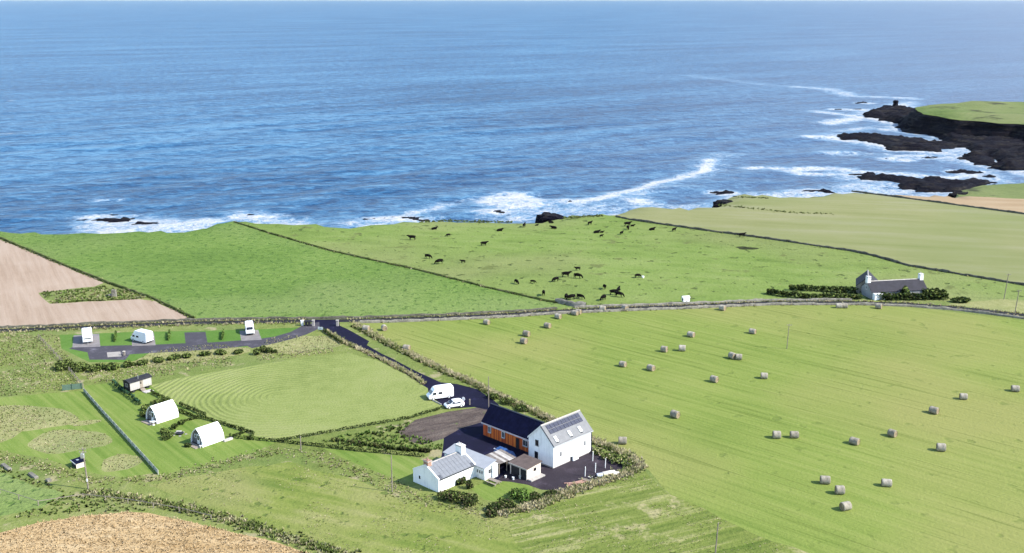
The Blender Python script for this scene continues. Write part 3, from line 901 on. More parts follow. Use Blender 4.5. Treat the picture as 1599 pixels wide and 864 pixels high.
def tufts(P, H, C, rng, blades=6, wid=.16, lean=.5, zoff=-.04):
    """P (n,2) positions, H heights, C colours -> blades as single triangles"""
    n = len(P)
    z = hgt(P[:, 0], P[:, 1]) + zoff
    a = rng.uniform(0, 2 * np.pi, (n, blades))
    ln = rng.uniform(.15, 1.0, (n, blades)) * lean * H[:, None]
    hh = H[:, None] * rng.uniform(.6, 1.1, (n, blades))
    w = wid * rng.uniform(.6, 1.3, (n, blades)) * (.5 + H[:, None])
    bx = P[:, 0][:, None] + np.cos(a) * ln * .25
    by = P[:, 1][:, None] + np.sin(a) * ln * .25
    px, py = -np.sin(a), np.cos(a)
    b2 = rng.uniform(-.8, .8, (n, blades))
    px, py = px * np.cos(b2) - py * np.sin(b2), px * np.sin(b2) + py * np.cos(b2)
    zz = np.repeat(z[:, None], blades, 1)
    A = np.stack([bx - px * w, by - py * w, zz], -1)
    B = np.stack([bx + px * w, by + py * w, zz], -1)
    T = np.stack([bx + np.cos(a) * ln, by + np.sin(a) * ln, zz + hh], -1)
    V = np.stack([A, B, T], 2).reshape(-1, 3)
    F = np.arange(len(V)).reshape(-1, 3)
    cc = np.repeat(C, blades * 3, 0)
    return V, F, cc

def leaves(P, R, size, C, rng):
    """random leaf quads round centres P (n,3) with spread R"""
    n = len(P)
    u = rng.normal(size=(n, 3)); u /= np.linalg.norm(u, axis=1)[:, None]
    v = rng.normal(size=(n, 3)); v -= (v * u).sum(1)[:, None] * u; v /= np.linalg.norm(v, axis=1)[:, None]
    s = size * rng.uniform(.6, 1.4, n)[:, None]
    V = np.stack([P - u * s - v * s * .6, P + u * s - v * s * .6, P + u * s * .8 + v * s * .7, P - u * s * .8 + v * s * .7], 1).reshape(-1, 3)
    return V, np.arange(len(V)).reshape(-1, 4), np.repeat(C, 4, 0)

def line_pts(pxs, n_per_m, width, rng, bias=0.0):
    """random points in a band along a surveyed line"""
    c = resample([at(a, b, 0).xy for a, b in pxs], 1.0)
    n = int(len(c) * n_per_m)
    i = rng.integers(0, len(c) - 1, n)
    t = rng.uniform(0, 1, (n, 1))
    p = c[i] * (1 - t) + c[i + 1] * t
    d = c[i + 1] - c[i]
    d /= np.linalg.norm(d, axis=1)[:, None] + 1e-9
    nr = np.stack([-d[:, 1], d[:, 0]], 1)
    return p + nr * ((rng.normal(0, .42, (n, 1)) + bias) * width)

def area_pts(pl, per_m2, rng, cover=None, scale=4.0, seed=0):
    pl = np.asarray(pl)
    x0, y0 = pl.min(0); x1, y1 = pl.max(0)
    n = int((x1 - x0) * (y1 - y0) * per_m2)
    x, y = rng.uniform(x0, x1, n), rng.uniform(y0, y1, n)
    k = in_poly(x, y, pl)
    if cover is not None:
        k &= fbm(x / scale, y / scale, seed, 3) > 1 - cover
    return np.stack([x[k], y[k]], 1)

def grass_obj(name, P, H, mix, label, blades=6, wid=.16, lean=.55, kind='stuff', cat='grass', seed=1, patchy=True):
    rng = np.random.default_rng(seed)
    P = P[in_poly(P[:, 0], P[:, 1], LANDP)]
    n = len(P)
    C = palette(mix, n, rng)
    if patchy:          # neighbours share a hue
        k = fbm(P[:, 0] / 2.2, P[:, 1] / 2.2, seed + 3, 3)
        o = np.argsort(k + rng.normal(0, .05, n))
        cs = C[np.argsort(C.sum(1))]
        C2 = np.empty_like(C); C2[o] = cs
        C = .4 * C2 + .6 * C
    Hh = H * rng.uniform(.55, 1.25, n)
    V, F, cc = tufts(P, Hh, C, rng, blades, wid, lean)
    o = link_mesh(name, np_mesh(name, V, F, cc), M['veg'])
    return tag(o, label, cat, kind=kind)

LANDP = np.array(land_poly)
rg = np.random.default_rng(5)
TRACK_HEDGE = [(555, 508), (600, 533), (640, 553), (700, 582), (735, 596), (765, 612), (800, 627), (860, 655), (930, 690), (985, 713), (998, 728)]
FRONT_HEDGE = [(255, 747), (330, 728), (395, 712), (440, 708), (475, 706), (520, 722), (570, 742), (620, 764), (660, 782), (710, 792), (775, 800)]
YARD_BANK = [(775, 800), (830, 790), (880, 770), (930, 752), (985, 735), (1003, 726)]
LOWER_HEDGE = [(130, 768), (200, 778), (280, 792), (360, 812), (430, 834), (520, 862), (600, 890)]
GARDEN_HEDGE = [(-60, 700), (0, 712), (60, 727), (110, 742), (150, 752), (255, 747)]
# tall straw-coloured grasses along the track and in the banks
P = np.vstack([line_pts(TRACK_HEDGE, 50, 1.3, rg), line_pts([(508, 517), (545, 538), (600, 563), (640, 584), (664, 600)], 26, .9, rg)])
grass_obj('verge_grass', P, .6, [(STRAW, 7), (GREEN, 3)], 'tall straw coloured grass growing along both edges of the farm track', blades=6, wid=.10, seed=2)
P = line_pts(TRACK_HEDGE, 9, .9, rg, bias=-.75)
grass_obj('verge_weeds', P, .55, [(DARK, 3), (GREEN, 3)], 'dark green weeds at the foot of the straw coloured verge', blades=7, wid=.2, seed=3)
P = np.vstack([line_pts(FRONT_HEDGE, 15, 2.8, rg), line_pts(GARDEN_HEDGE, 15, 2.0, rg)])
grass_obj('bank_grass', P, .34, [(STRAW, 6), (GREEN, 6), (DARK, .3)], 'rough tussocky grass on the banks round the cottage and the gardens', blades=6, wid=.12, seed=4)
P = line_pts(YARD_BANK, 50, 1.7, rg, bias=-.25)
grass_obj('yard_bank_grass', P, .55, [(STRAW, 8), (GREEN, 3)], 'pale straw coloured grass on the bank below the stone yard', blades=6, wid=.10, seed=44)
P = line_pts(LOWER_HEDGE, 30, 1.9, rg)
grass_obj('hedge_bank_grass', P, .5, [(GREEN, 7), (DARK, 2), (STRAW, 3)], 'dark rough grass and weeds on the bank beside the barley', blades=6, wid=.13, seed=5)
P = np.vstack([line_pts([(a, b - 2.2) for a, b in ROAD_C[1:-2]], 4, .6, rg), line_pts([(a, b + 3.3) for a, b in ROAD_C[1:-2] if not 470 < a < 560], 6, 1.1, rg)])
P = P[np.abs(P[:, 0]) < P[:, 1] * .5]
pn = at(510, 504, 0)
P = P[np.hypot(P[:, 0] - pn.x, P[:, 1] - pn.y) > 5.5]
grass_obj('roadside_grass', P, .5, [(STRAW, 6), (GREEN, 4)], 'straw coloured grass on the verges of the coast road', blades=5, wid=.14, seed=6)
# rough ground left of the campsite, straw slopes, plots
ROUGH_W = poly((-60, 522), (92, 522), (96, 546), (112, 560), (126, 600), (95, 610), (0, 619), (-60, 622))
P = area_pts(ROUGH_W, 3.2, rg, .7, 5, 21)
grass_obj('rough_grass', P, .34, [(STRAW, 5), (GREEN, 6), (DARK, .3)], 'rough tussocky grass on the waste ground left of the campsite', blades=5, wid=.13, seed=7)
P = area_pts(poly((130, 580), (200, 572), (300, 562), (420, 551), (520, 544), (520, 552), (400, 565), (290, 583), (215, 594), (140, 598)), 3.0, rg, .6, 5, 4)
grass_obj('tall_grass', P, .4, [(STRAW, 6), (GREEN, 3)], 'pale seeding grass between the campsite and the mown lawns', blades=5, wid=.11, seed=8)
P = np.vstack([area_pts(z[2], 3.0, rg) for z in ZONES if z[0] in ('wildflower_plot', 'rough_island')])
grass_obj('plot_grass', P, .28, [(STRAW, 6), (GREEN, 4), (BRIGHT, 1)], 'unmown straw coloured grass standing in rounded plots of the lawns', blades=5, wid=.10, seed=9)
P = area_pts(poly((500, 690), (540, 680), (600, 668), (640, 660), (628, 678), (690, 690), (690, 702), (640, 704), (560, 700)), 2.4, rg)
grass_obj('plot_weeds', P, .5, [(BRIGHT, 5), (GREEN, 3), (DARK, 2)], 'green weeds on the plot beside the dug earth', blades=6, wid=.22, seed=10)
P = line_pts([(520, 688), (570, 695), (640, 704), (672, 706)], 8, .7, rg)
grass_obj('dark_weeds', P, .7, [(DARK, 5), (BROWN, 2), (GREEN, 2)], 'dark row of weeds below the dug earth', blades=7, wid=.25, seed=11)
P = np.vstack([line_pts([(655, 347), (700, 344), (760, 345), (800, 345)], 7, 2.2, rg), line_pts([(880, 338), (940, 335)], 8, 2.0, rg), line_pts([(1120, 320), (1160, 325), (1240, 334), (1300, 336)], 3, 2.0, rg), line_pts([(1145, 308), (1200, 310)], 5, 1.6, rg)])
grass_obj('cliff_scrub', P, .4, [(GREEN, 6), (DARK, 2), (BROWN, 1)], 'dark scrubby grass along the rim of the cliff', blades=6, wid=.4, seed=14)
P = area_pts(poly((235, 758), (330, 735), (450, 722), (560, 752), (640, 783), (790, 805), (950, 752), (1003, 740), (1060, 775), (1180, 835), (1262, 870), (780, 880), (520, 858), (330, 800)), 3.0, rg, .5, 6, 9)
grass_obj('meadow_grass', P, .16, [(GREEN, 5), (STRAW, 4), (BRIGHT, 2)], 'short uneven grass of the meadow below the cottage', blades=4, wid=.16, seed=15, lean=.8)
P = area_pts(poly((-20, 720), (0, 738), (60, 760), (108, 770), (60, 792), (0, 812), (130, 800), (240, 798), (130, 775)), 2.0, rg)
grass_obj('field_corner_grass', P, .4, [(GREEN, 5), (DARK, 2), (BRIGHT, 3), (STRAW, 1)], 'green rough grass in the field corner beside the barley', blades=6, wid=.25, seed=16)
P = area_pts([z for z in ZONES if z[0] == 'barley_field'][0][2], 8.0, rg)
P = P[(P[:, 1] > 138) & (P[:, 1] < 172) & (P[:, 0] > -95) & (P[:, 0] < -5)]
grass_obj('barley_stalks', P, .3, [(np.array([(.58, .42, .23), (.44, .30, .15), (.56, .43, .26)]), 1)], 'ripe golden barley standing in the field corner', blades=4, wid=.11, seed=17, lean=.9, cat='barley')

# ------------------------------------------------------------------ shrubs and low hedges
def shrub(px, py, rx, ry, h, label, pal=None, group=None, n=420, seed=0, leaf=.13, name='shrub', cat='shrub'):
    rng = np.random.default_rng(seed + 100)
    q = at(px, py)
    t = thing(name, q, rng.uniform(0, 6), label, cat, group)
    u = rng.normal(size=(n, 3)); u /= np.linalg.norm(u, axis=1)[:, None]
    r = rng.uniform(.45, 1.0, (n, 1)) ** .6
    lump = .75 + .5 * fbm(u[:, 0] * 1.7 + seed, u[:, 1] * 1.7 + u[:, 2], seed, 3)[:, None]
    Pp = u * r * lump * np.array([rx, ry, h * .55]) + np.array([0, 0, h * .5])
    Pp[:, 2] = np.maximum(Pp[:, 2], .04)
    V, F, cc = leaves(Pp, 0, leaf, palette(pal or [(DARK, 4), (GREEN, 2)], n, rng), rng)
    link_mesh('foliage', np_mesh('foliage', V, F, cc), M['veg'], t)
    mb = MB()
    for k in range(5):
        a = rng.uniform(0, 6.28)
        mb.tube((0, 0, -.05), (math.cos(a) * rx * .5, math.sin(a) * ry * .5, h * .6), .03, .012, 5)
    mb.build('stem', M['bark'], t)
    return t
M['bark'] = plain('bark', (.06, .045, .03), rough=.95, bump=.01, scale=5)

def hedge(pxs, w, h, label, pal=None, per_m=60, leaf=.11, seed=0, name='hedge', group=None, cat='hedge'):
    rng = np.random.default_rng(seed + 300)
    p0 = at(*pxs[len(pxs) // 2])
    t = thing(name, p0, 0, label, cat, group)
    P = line_pts(pxs, per_m, w * .5, rng)
    n = len(P)
    z = hgt(P[:, 0], P[:, 1]) + h * rng.uniform(0, 1, n) ** .7 * (.7 + .5 * fbm(P[:, 0] / 1.4, P[:, 1] / 1.4, seed, 3))
    V, F, cc = leaves(np.column_stack([P, z]) - np.array(p0), 0, leaf, palette(pal or [(DARK, 5), (GREEN, 1)], n, rng), rng)
    link_mesh('foliage', np_mesh('foliage', V, F, cc), M['veg'], t)
    return t

BUSHES = [(100, 575, 2.6, 2.0, 1.5, 'dark wide bush at the end of the scrub row by the rough ground'), (126, 577, 2.6, 1.8, 1.3, None), (152, 578, 2.4, 1.6, 1.2, None), (176, 576, 2.0, 1.5, 1.2, None),
          (200, 572, 1.6, 1.2, 1.0, None), (222, 569, 1.6, 1.2, .9, None), (248, 565, 1.5, 1.2, .9, None), (272, 561, 1.7, 1.2, .9, None), (292, 558, 1.3, 1.1, .9, None), (320, 555, 1.4, 1.0, .8, None), (345, 553, 1.6, 1.1, .9, None), (372, 552, 1.3, .9, .8, None)]
ORD = 'first second third fourth fifth sixth seventh eighth ninth tenth eleventh twelfth'.split()
for i, (a, b, rx, ry, h, lb) in enumerate(BUSHES):
    shrub(a, b, rx, ry, h, lb or ORD[i] + ' low dark bush of the scrub row, counted from the rough ground', group='bushes in the scrub row below the campsite', n=int(420 * rx / 1.5), seed=i, leaf=.17, pal=[(DARK, 3), (GREEN, 2)])
for i, (a, b, r) in enumerate([(401, 554, .9), (411, 550, .95), (421, 551, .85), (430, 551, .5)]):
    shrub(a, b, r, r, r * 1.5, ORD[i] + ' round dark green bush in the short row, counted from the scrub row', group='round bushes near the campsite entrance', n=300, seed=30 + i, leaf=.13)
COTB = [(700, 779, 2.0, 1.3, 1.3, 'dark bush under the front wall of the cottage'), (718, 783, 2.3, 1.4, 1.4, 'wide dark bush between the cottage and the meadow'), (735, 786, 2.0, 1.3, 1.2, 'dark bush beside the cottage lawn below the flower bed'),
        (733, 763, .7, .6, 1.5, 'upright dark shrub at the cottage front corner'), (716, 757, .9, .6, 1.0, 'small dark shrub against the cottage front wall'), (722, 754, .8, .6, 1.1, 'narrow dark shrub by the porch of the cottage'),
        (808, 776, 1.8, 1.3, 1.3, 'round green bush on the cottage lawn'), (818, 781, 1.5, 1.1, 1.1, 'green bush on the slope below the small shed'), (790, 792, 1.8, 1.2, 1.2, 'dark bush on the bank below the cottage lawn'),
        (835, 779, 1.4, 1.0, .9, 'low dark bush at the edge of the stone yard'), (775, 797, 1.6, 1.1, 1.2, 'dark bush at the meadow corner of the bank'), (767, 806, 1.1, .8, .9, 'small dark bush below the bank at the meadow edge'),
        (860, 773, 1.3, .8, .7, 'low weedy bush where the yard meets the bank')]
for i, (a, b, rx, ry, h, lb) in enumerate(COTB):
    gr = i in (6, 7)
    shrub(a, b, rx, ry, h, lb, pal=[(BRIGHT, 3), (DARK, 2)] if gr else [(DARK, 5), (BROWN, 1), (GREEN, 1)], n=int(380 * rx / 1.3), seed=50 + i, leaf=.13)
PODB = [(247, 631, 1.5, .9, 1.0, 'dark bush beside the white domed hut with the hedge strip'), (260, 628, 1.3, .8, 1.0, 'dark bush behind the roof of the hedged domed hut'), (228, 640, 1.1, .8, 1.0, 'dark bush at the front corner of the hedged domed hut'), (224, 650, .9, .7, .9, 'small bush by the steps of the hedged domed hut'), (231, 652, .8, .6, .9, 'thin bush against the end of the hedged domed hut'),
        (262, 684, 1.5, .9, .9, 'dark low bush enclosing the fire pit'), (256, 677, .8, .7, .9, 'rounded bush at the bend of the low hedge round the fire pit'), (272, 669, 1.1, .6, .8, 'bush on the lawn side of the fire pit'), (283, 663, .7, .5, .9, 'upright bush behind the fire pit'), (293, 698, .7, .5, .7, 'small dark bush at the end of the lower domed hut')]
for i, (a, b, rx, ry, h, lb) in enumerate(PODB):
    shrub(a, b, rx, ry, h, lb, n=int(330 * rx / 1.2), seed=80 + i, leaf=.12)
TRK = [(770, 622, 1.4, .9, 'dark bush on the track side of the verge beside the timber wing'), (792, 630, 1.6, .9, 'dark bush behind the navy roof near its end'), (815, 641, 1.6, .9, 'dark bush behind the middle of the navy roof'), (934, 708, 1.2, .8, 'green bush at the far corner of the stone yard'), (950, 716, 1.5, .9, 'green bush on the yard bank by the posts'), (965, 722, 1.6, 1.0, 'spreading green bush on the yard bank'), (980, 727, 1.3, 1.0, 'green bush at the tip of the stone yard')]
for i, (a, b, r, h, lb) in enumerate(TRK):
    shrub(a, b, r, r * .8, h, lb, pal=[(DARK, 4), (GREEN, 2)] if i < 3 else [(GREEN, 3), (DARK, 2), (STRAW, 1)], n=360, seed=120 + i, leaf=.14)
# dark low hedges round the pods and lawns
hedge([(176, 599), (188, 610), (205, 622), (219, 633)], .7, 1.1, 'green windbreak hedge in front of the wooden wagon hut', [(np.array([(.035, .10, .06), (.05, .12, .075)]), 3), (DARK, 2)], seed=1)
hedge([(236, 614), (250, 621), (264, 628)], .45, .8, 'short dark hedge between the wagon hut and the hedged domed hut', seed=2)
hedge([(280, 633), (300, 641), (321, 650), (319, 655), (305, 653), (280, 643)], .55, .8, 'dark hedge looping behind the hedged domed hut', seed=3)
hedge([(307, 654), (282, 660)], .35, .5, 'low dark hedge crossing the lawn between the two domed huts', seed=4)
hedge([(320, 655), (345, 662), (372, 671), (396, 678), (392, 687), (386, 687)], .5, .7, 'dark hedge behind the lower domed hut', seed=5)
hedge([(385, 675), (364, 683)], .35, .55, 'short dark hedge cutting the corner behind the lower domed hut', seed=6)
hedge([(358, 683), (385, 686), (440, 691), (500, 698), (560, 705), (620, 710), (662, 714)], .5, .7, 'long dark hedge running from the lower domed hut to the cottage', per_m=45, seed=7)
hedge([(432, 690), (480, 682), (560, 668), (640, 654), (690, 639)], .45, .65, 'long straight dark hedge on the cottage side of the ring mown lawn', per_m=45, seed=8)
hedge([(502, 515), (518, 527), (535, 538)], .5, .8, 'short dark hedge at the campsite entrance beside the track', seed=9)
for i, (a, b) in enumerate([(180, 530), (264, 528), (348, 527)]):
    hedge([(a + 1, b - 7.5), (a - 1, b + 5)], .45, .9, 'green dividing hedge between ' + ('the caravan and the motorhome', 'the motorhome and the empty pitch', 'the empty pitch and the camper van')[i], [(BRIGHT, 3), (DARK, 2)], per_m=110, seed=20 + i, group='pitch dividing hedges')
# far croft garden
hedge([(1197, 459), (1220, 463), (1262, 467), (1300, 467), (1345, 467)], 2.2, 1.5, 'long dark hedge in front of the far croft garden', per_m=60, leaf=.24, seed=30)
hedge([(1232, 453), (1262, 453.5), (1290, 455), (1345, 458)], 2.2, 1.7, 'dark hedge on the seaward side of the far croft garden', per_m=60, leaf=.24, seed=31)
hedge([(1368, 468), (1400, 468.5), (1440, 468), (1480, 467)], 2.0, 1.9, 'dark hedge hiding the front wall of the far croft', per_m=80, leaf=.24, seed=32)
hedge([(1442, 464), (1462, 463), (1476, 465)], 3.0, 2.4, 'dark bushy hedge at the gable end of the far croft', per_m=110, leaf=.24, seed=33)
shrub(1413, 467, 1.6, 1.2, 3.2, 'dark green bush standing above the hedge at the far croft', n=500, seed=150, leaf=.24)
shrub(1500, 472, 2.6, 1.6, 1.2, 'low dark bush by the road beyond the far croft', n=500, seed=151, leaf=.24)

# ------------------------------------------------------------------ stone dykes and fences
def dyke(pxs, w, h, label, seed=0, name='stone_wall', mat='stone', gap=None):
    rng = np.random.default_rng(seed)
    c = resample([at(a, b, 0).xy for a, b in pxs], .9)
    d = np.gradient(c, axis=0); d /= np.linalg.norm(d, axis=1)[:, None] + 1e-9
    nr = np.stack([-d[:, 1], d[:, 0]], 1)
    n = len(c)
    prof = [(-.6, -.1), (-.5, .55), (-.34, .95), (0, 1.06), (.34, .95), (.5, .55), (.6, -.1)]
    z0 = hgt(c[:, 0], c[:, 1])
    V = np.zeros((n, len(prof), 3))
    hh = h * (.75 + .5 * vnoise(np.arange(n) / 2.6, np.zeros(n), seed)) * (.85 + .3 * rng.uniform(size=n))
    for j, (o, z) in enumerate(prof):
        V[:, j, :2] = c + nr * (o * w * (1 + rng.uniform(-.25, .25, n)))[:, None]
        V[:, j, 2] = z0 + z * hh
    p0 = np.array([c[n // 2][0], c[n // 2][1], 0])
    idx = np.arange(n * len(prof)).reshape(n, -1)
    F = np.stack([idx[:-1, :-1], idx[1:, :-1], idx[1:, 1:], idx[:-1, 1:]], -1).reshape(-1, 4)
    o = link_mesh(name, np_mesh(name, V.reshape(-1, 3) - p0, F), M[mat])
    o.location = p0
    return tag(o, label, 'wall')
M['turf'] = grass_mat('turf_dyke', [(.035, .05, .015), (.075, .095, .03), (.15, .14, .07)], big=.3, mid=.8, fine=2.5, bump=.3)
dyke(WALL_A, .6, .4, 'overgrown turf dyke between the green pasture and the cattle pasture', 1, 'turf_wall', 'turf')
M['rockwall'] = plain('dark_drystone', (.10, .095, .07), rough=.95, var=.5, scale=.8, bump=.1, fine=3)
dyke(WALL_B, .5, .65, 'long dark stone wall between the cattle pasture and the pale pasture', 2, mat='rockwall')
dyke([(-120, 516.5), (0, 511.8), (150, 507), (300, 501.5), (420, 499.3), (500, 498.6), (560, 497.6), (700, 492.6), (800, 487.6), (870, 483.6)], .5, .6, 'drystone wall on the seaward side of the road past the green pasture', 3, mat='rockwall')
dyke([(897, 481.5), (950, 480), (1080, 476.0), (1200, 470.3), (1330, 469.4)], .6, .6, 'drystone wall between the road and the cattle pasture', 4)
dyke([(562, 504.8), (640, 502.3), (700, 500), (800, 495), (870, 490.5), (950, 487), (1080, 482.6), (1200, 477.2), (1330, 476.2), (1420, 479), (1500, 486), (1600, 499)], .6, .6, 'pale tumbled stone wall between the road and the bale field', 5)
dyke([(868, 473), (897, 479), (915, 480.5)], 1.1, 1.2, 'pile of field stones at the corner of the two pastures', 7, 'stone_heap')
dyke([(0, 371.5), (80, 406.5), (166, 440), (200, 452), (240, 466), (302, 498)], .6, .55, 'low overgrown dyke between the stubble and the green pasture', 8, 'turf_wall', 'turf')
dyke([(1330, 299), (1400, 308.5), (1500, 322), (1599, 334.5), (1700, 348)], .6, .6, 'dark dyke below the narrow stubble strip near the cliff', 9, mat='rockwall')
P = np.vstack([line_pts(WALL_A, 5, .8, rg), line_pts(WALL_B, 2, .8, rg), line_pts([(0, 371.5), (80, 406.5), (166, 440), (200, 452), (240, 466), (302, 498)], 6, .9, rg), line_pts([(62, 456), (120, 452), (165, 447)], 4, .8, rg), line_pts([(80, 472.5), (140, 469), (215, 466)], 5, .8, rg)])
P = P[np.abs(P[:, 0]) < P[:, 1] * .5]
grass_obj('dyke_grass', P, .45, [(GREEN, 5), (DARK, 3), (STRAW, 1)], 'dark tufts growing along the field dykes', blades=6, wid=.28, seed=40)
P = area_pts(poly((62, 457), (165, 449), (200, 452), (236, 465), (215, 466), (80, 472)), 2.0, rg, .7, 4, 3)
grass_obj('notch_grass', P, .5, [(GREEN, 4), (BRIGHT, 3), (DARK, 1), (STRAW, 2)], 'rough grass in the notch of the stubble field', blades=6, wid=.28, seed=41)
# ------------------------------------------------------------------ building materials
def limewash(name, c):
    """painted wall with rain streaks, damp foot and patches"""
    m, nt, b = new_mat(name)
    n = NT(nt)
    a = n.noise(.8, 4, .6)
    st = n.noise(1.0, 4, .6, src=n.map(scale=(2.6, 2.6, .22)))
    k = n.math('ADD', n.math('MULTIPLY', a, .5), n.math('MULTIPLY', st, .5))
    cc = n.ramp(k, [(.36, tuple(q * .80 for q in c)), (.47, tuple(q * .95 for q in c)), (.6, c)])
    n.link(cc, b.inputs['Base Color'])
    b.inputs['Roughness'].default_value = .9
    b.inputs['Specular IOR Level'].default_value = .2
    n.link(n.bump(n.noise(5, 4, .6), .015), b.inputs['Normal'])
    return m
M['white'] = limewash('white_render', (.86, .86, .85))
M['whiteold'] = limewash('old_limewash', (.84, .835, .82))
M['cream'] = plain('cream_render', (.62, .54, .47), rough=.9, var=.14, scale=.9, bump=.01)
M['greyroof'] = plain('grey_slate', (.175, .175, .18), rough=.75, var=.14, scale=1.2, bump=.01, fine=7)
M['paleroof'] = plain('pale_felt_roof', (.30, .31, .33), rough=.8, var=.10, scale=.8, bump=.005)
M['bluegrey'] = plain('blue_grey_sheet', (.165, .172, .188), rough=.75, var=.14, scale=.9, bump=.004, fine=6)
M['navy'] = plain('navy_slate', (.006, .007, .026), rough=.8, spec=.06, var=.35, scale=1.1, bump=.006, fine=6)
M['fascia'] = plain('pale_fascia', (.52, .46, .47), rough=.6, var=.08)
M['glass'] = plain('dark_window_glass', (.012, .014, .02), rough=.12, spec=.6, var=.3)
M['frame'] = plain('white_frame', (.72, .72, .70), rough=.5, var=.06)
M['greyframe'] = plain('grey_frame', (.42, .42, .43), rough=.5, var=.08)
M['dark'] = plain('dark_paint', (.02, .02, .024), rough=.7, var=.3)
M['lead'] = plain('lead_flashing', (.07, .075, .09), rough=.7, var=.2)
M['brownroof'] = plain('brown_felt_roof', (.105, .078, .068), rough=.9, var=.25, scale=.9, bump=.02)
M['rust'] = plain('weathered_sheet', (.17, .145, .13), rough=.85, var=.45, scale=.9, bump=.03, fine=4)
M['brick'] = plain('red_chimney', (.33, .20, .15), rough=.9, var=.3, scale=2.5, bump=.02)
M['conc'] = plain('concrete', (.36, .33, .30), rough=.9, var=.18, scale=1.2, bump=.01)
M['wood'] = plain('weathered_wood', (.28, .235, .19), rough=.85, var=.25, scale=1.5, bump=.008)
M['darkwood'] = plain('dark_stained_wood', (.020, .018, .022), rough=.8, var=.3, scale=1.5, bump=.01)
M['pole'] = plain('telegraph_pole', (.22, .185, .15), rough=.9, var=.25, scale=2, bump=.01)
M['palewood'] = plain('silvered_boards', (.42, .39, .36), rough=.85, var=.22, scale=2.0, bump=.008)
M['blue'] = plain('blue_tarpaulin', (.03, .085, .23), rough=.45, spec=.5, var=.35, scale=1.3, bump=.05)
M['greyplastic'] = plain('grey_drum', (.42, .44, .50), rough=.5, var=.12)
M['shell'] = plain('white_dome_shell', (.80, .79, .78), rough=.6, spec=.3, var=.035, scale=.7)
M['steel'] = plain('galvanised_steel', (.45, .47, .48), rough=.4, var=.12, metal=.6)

def panel_mat():
    m, nt, b = new_mat('solar_cell')
    n = NT(nt)
    br = nt.nodes.new('ShaderNodeTexBrick')
    br.offset = 0
    br.inputs['Color1'].default_value = (.020, .022, .036, 1)
    br.inputs['Color2'].default_value = (.032, .032, .045, 1)
    br.inputs['Mortar'].default_value = (.12, .12, .15, 1)
    br.inputs['Scale'].default_value = 1.0
    br.inputs['Mortar Size'].default_value = .012
    br.inputs['Brick Width'].default_value = .16
    br.inputs['Row Height'].default_value = .16
    n.link(n.co, br.inputs['Vector'])
    n.link(br.outputs[0], b.inputs['Base Color'])
    b.inputs['Roughness'].default_value = .22
    return m
M['solar'] = panel_mat()

def window(parent, face, u0, u1, z0, z1, pos, frame='frame', sill=True, out=.05, bars=1, glass='glass'):
    """window on a wall: face 'y-' / 'x-' / 'y+' / 'x+' with wall plane at pos; glass pane, frame round it, sill"""
    s = -1 if face[1] == '-' else 1
    def bx(mb, a0, a1, d0, d1, c0, c1):
        p, q = sorted((pos + s * d0, pos + s * d1))
        if face[0] == 'y': mb.box(a0, a1, p, q, c0, c1)
        else: mb.box(p, q, a0, a1, c0, c1)
    g = MB(); bx(g, u0, u1, -.02, out * .5, z0, z1)
    w = g.build('window', M[glass], parent)
    t = .07
    f = MB()
    bx(f, u0 - t, u0, -.02, out, z0 - t, z1 + t); bx(f, u1, u1 + t, -.02, out, z0 - t, z1 + t)
    bx(f, u0, u1, -.02, out, z1, z1 + t); bx(f, u0, u1, -.02, out, z0 - t, z0)
    for k in range(bars):
        m_ = u0 + (u1 - u0) * (k + 1) / (bars + 1)
        bx(f, m_ - .025, m_ + .025, -.02, out * .8, z0, z1)
    f.build('frame', M[frame], w)
    if sill:
        q = MB(); bx(q, u0 - .12, u1 + .12, -.02, out + .08, z0 - t - .08, z0 - t - .003)
        q.build('sill', M['conc'], w)
    return w

def on_slope(y0, z0, y1, z1, x0, x1, s0, s1, lift0, lift1):
    """box on a roof slope: slope runs from eave (y0,z0) to ridge (y1,z1); s = share up the slope"""
    d = Vector((0, y1 - y0, z1 - z0)); L = d.length; d.normalize()
    nrm = Vector((0, -d.z, d.y))
    if nrm.z < 0: nrm = -nrm
    c = Vector(((x0 + x1) / 2, y0, z0)) + d * L * (s0 + s1) / 2 + nrm * (lift0 + lift1) / 2
    return c, Vector(((x1 - x0) / 2, 0, 0)), d * L * (s1 - s0) / 2, nrm * (lift1 - lift0) / 2

def gable_house(parent, L, W, he, hr, t_roof=.14, over_e=.18, over_g=.08, wall='white', roofm='greyroof', seams=0, skip_end=None):
    """gable-ended block: x 0..L, y 0..W, ridge along x"""
    m = MB()
    m.prism_x([(0, -.4), (W, -.4), (W, he), (W / 2, hr - .02), (0, he)], 0, L)
    m.build('wall', M[wall], parent)
    roofs = []
    k = (hr - he) / (W / 2)
    for sgn, y0 in ((1, 0), (-1, W)):
        ye, ze = y0 - sgn * over_e, he - over_e * k
        r = MB()
        r.add([(-over_g, ye, ze), (L + over_g, ye, ze), (L + over_g, W / 2, hr), (-over_g, W / 2, hr),
               (-over_g, ye, ze + t_roof), (L + over_g, ye, ze + t_roof), (L + over_g, W / 2, hr + t_roof), (-over_g, W / 2, hr + t_roof)],
              [(0, 1, 2, 3), (4, 7, 6, 5), (0, 4, 5, 1), (1, 5, 6, 2), (2, 6, 7, 3), (3, 7, 4, 0)])
        roofs.append(r.build('roof', M[roofm], parent))
    rc = MB()
    rc.prism_x([(W / 2 - .16, hr + t_roof - .10), (W / 2 + .16, hr + t_roof - .10), (W / 2, hr + t_roof + .09)], -over_g - .01, L + over_g + .01)
    rc.build('ridge_cap', M['lead'] if roofm == 'navy' else M['conc'], roofs[0])
    return roofs

A45 = math.radians(45.5)
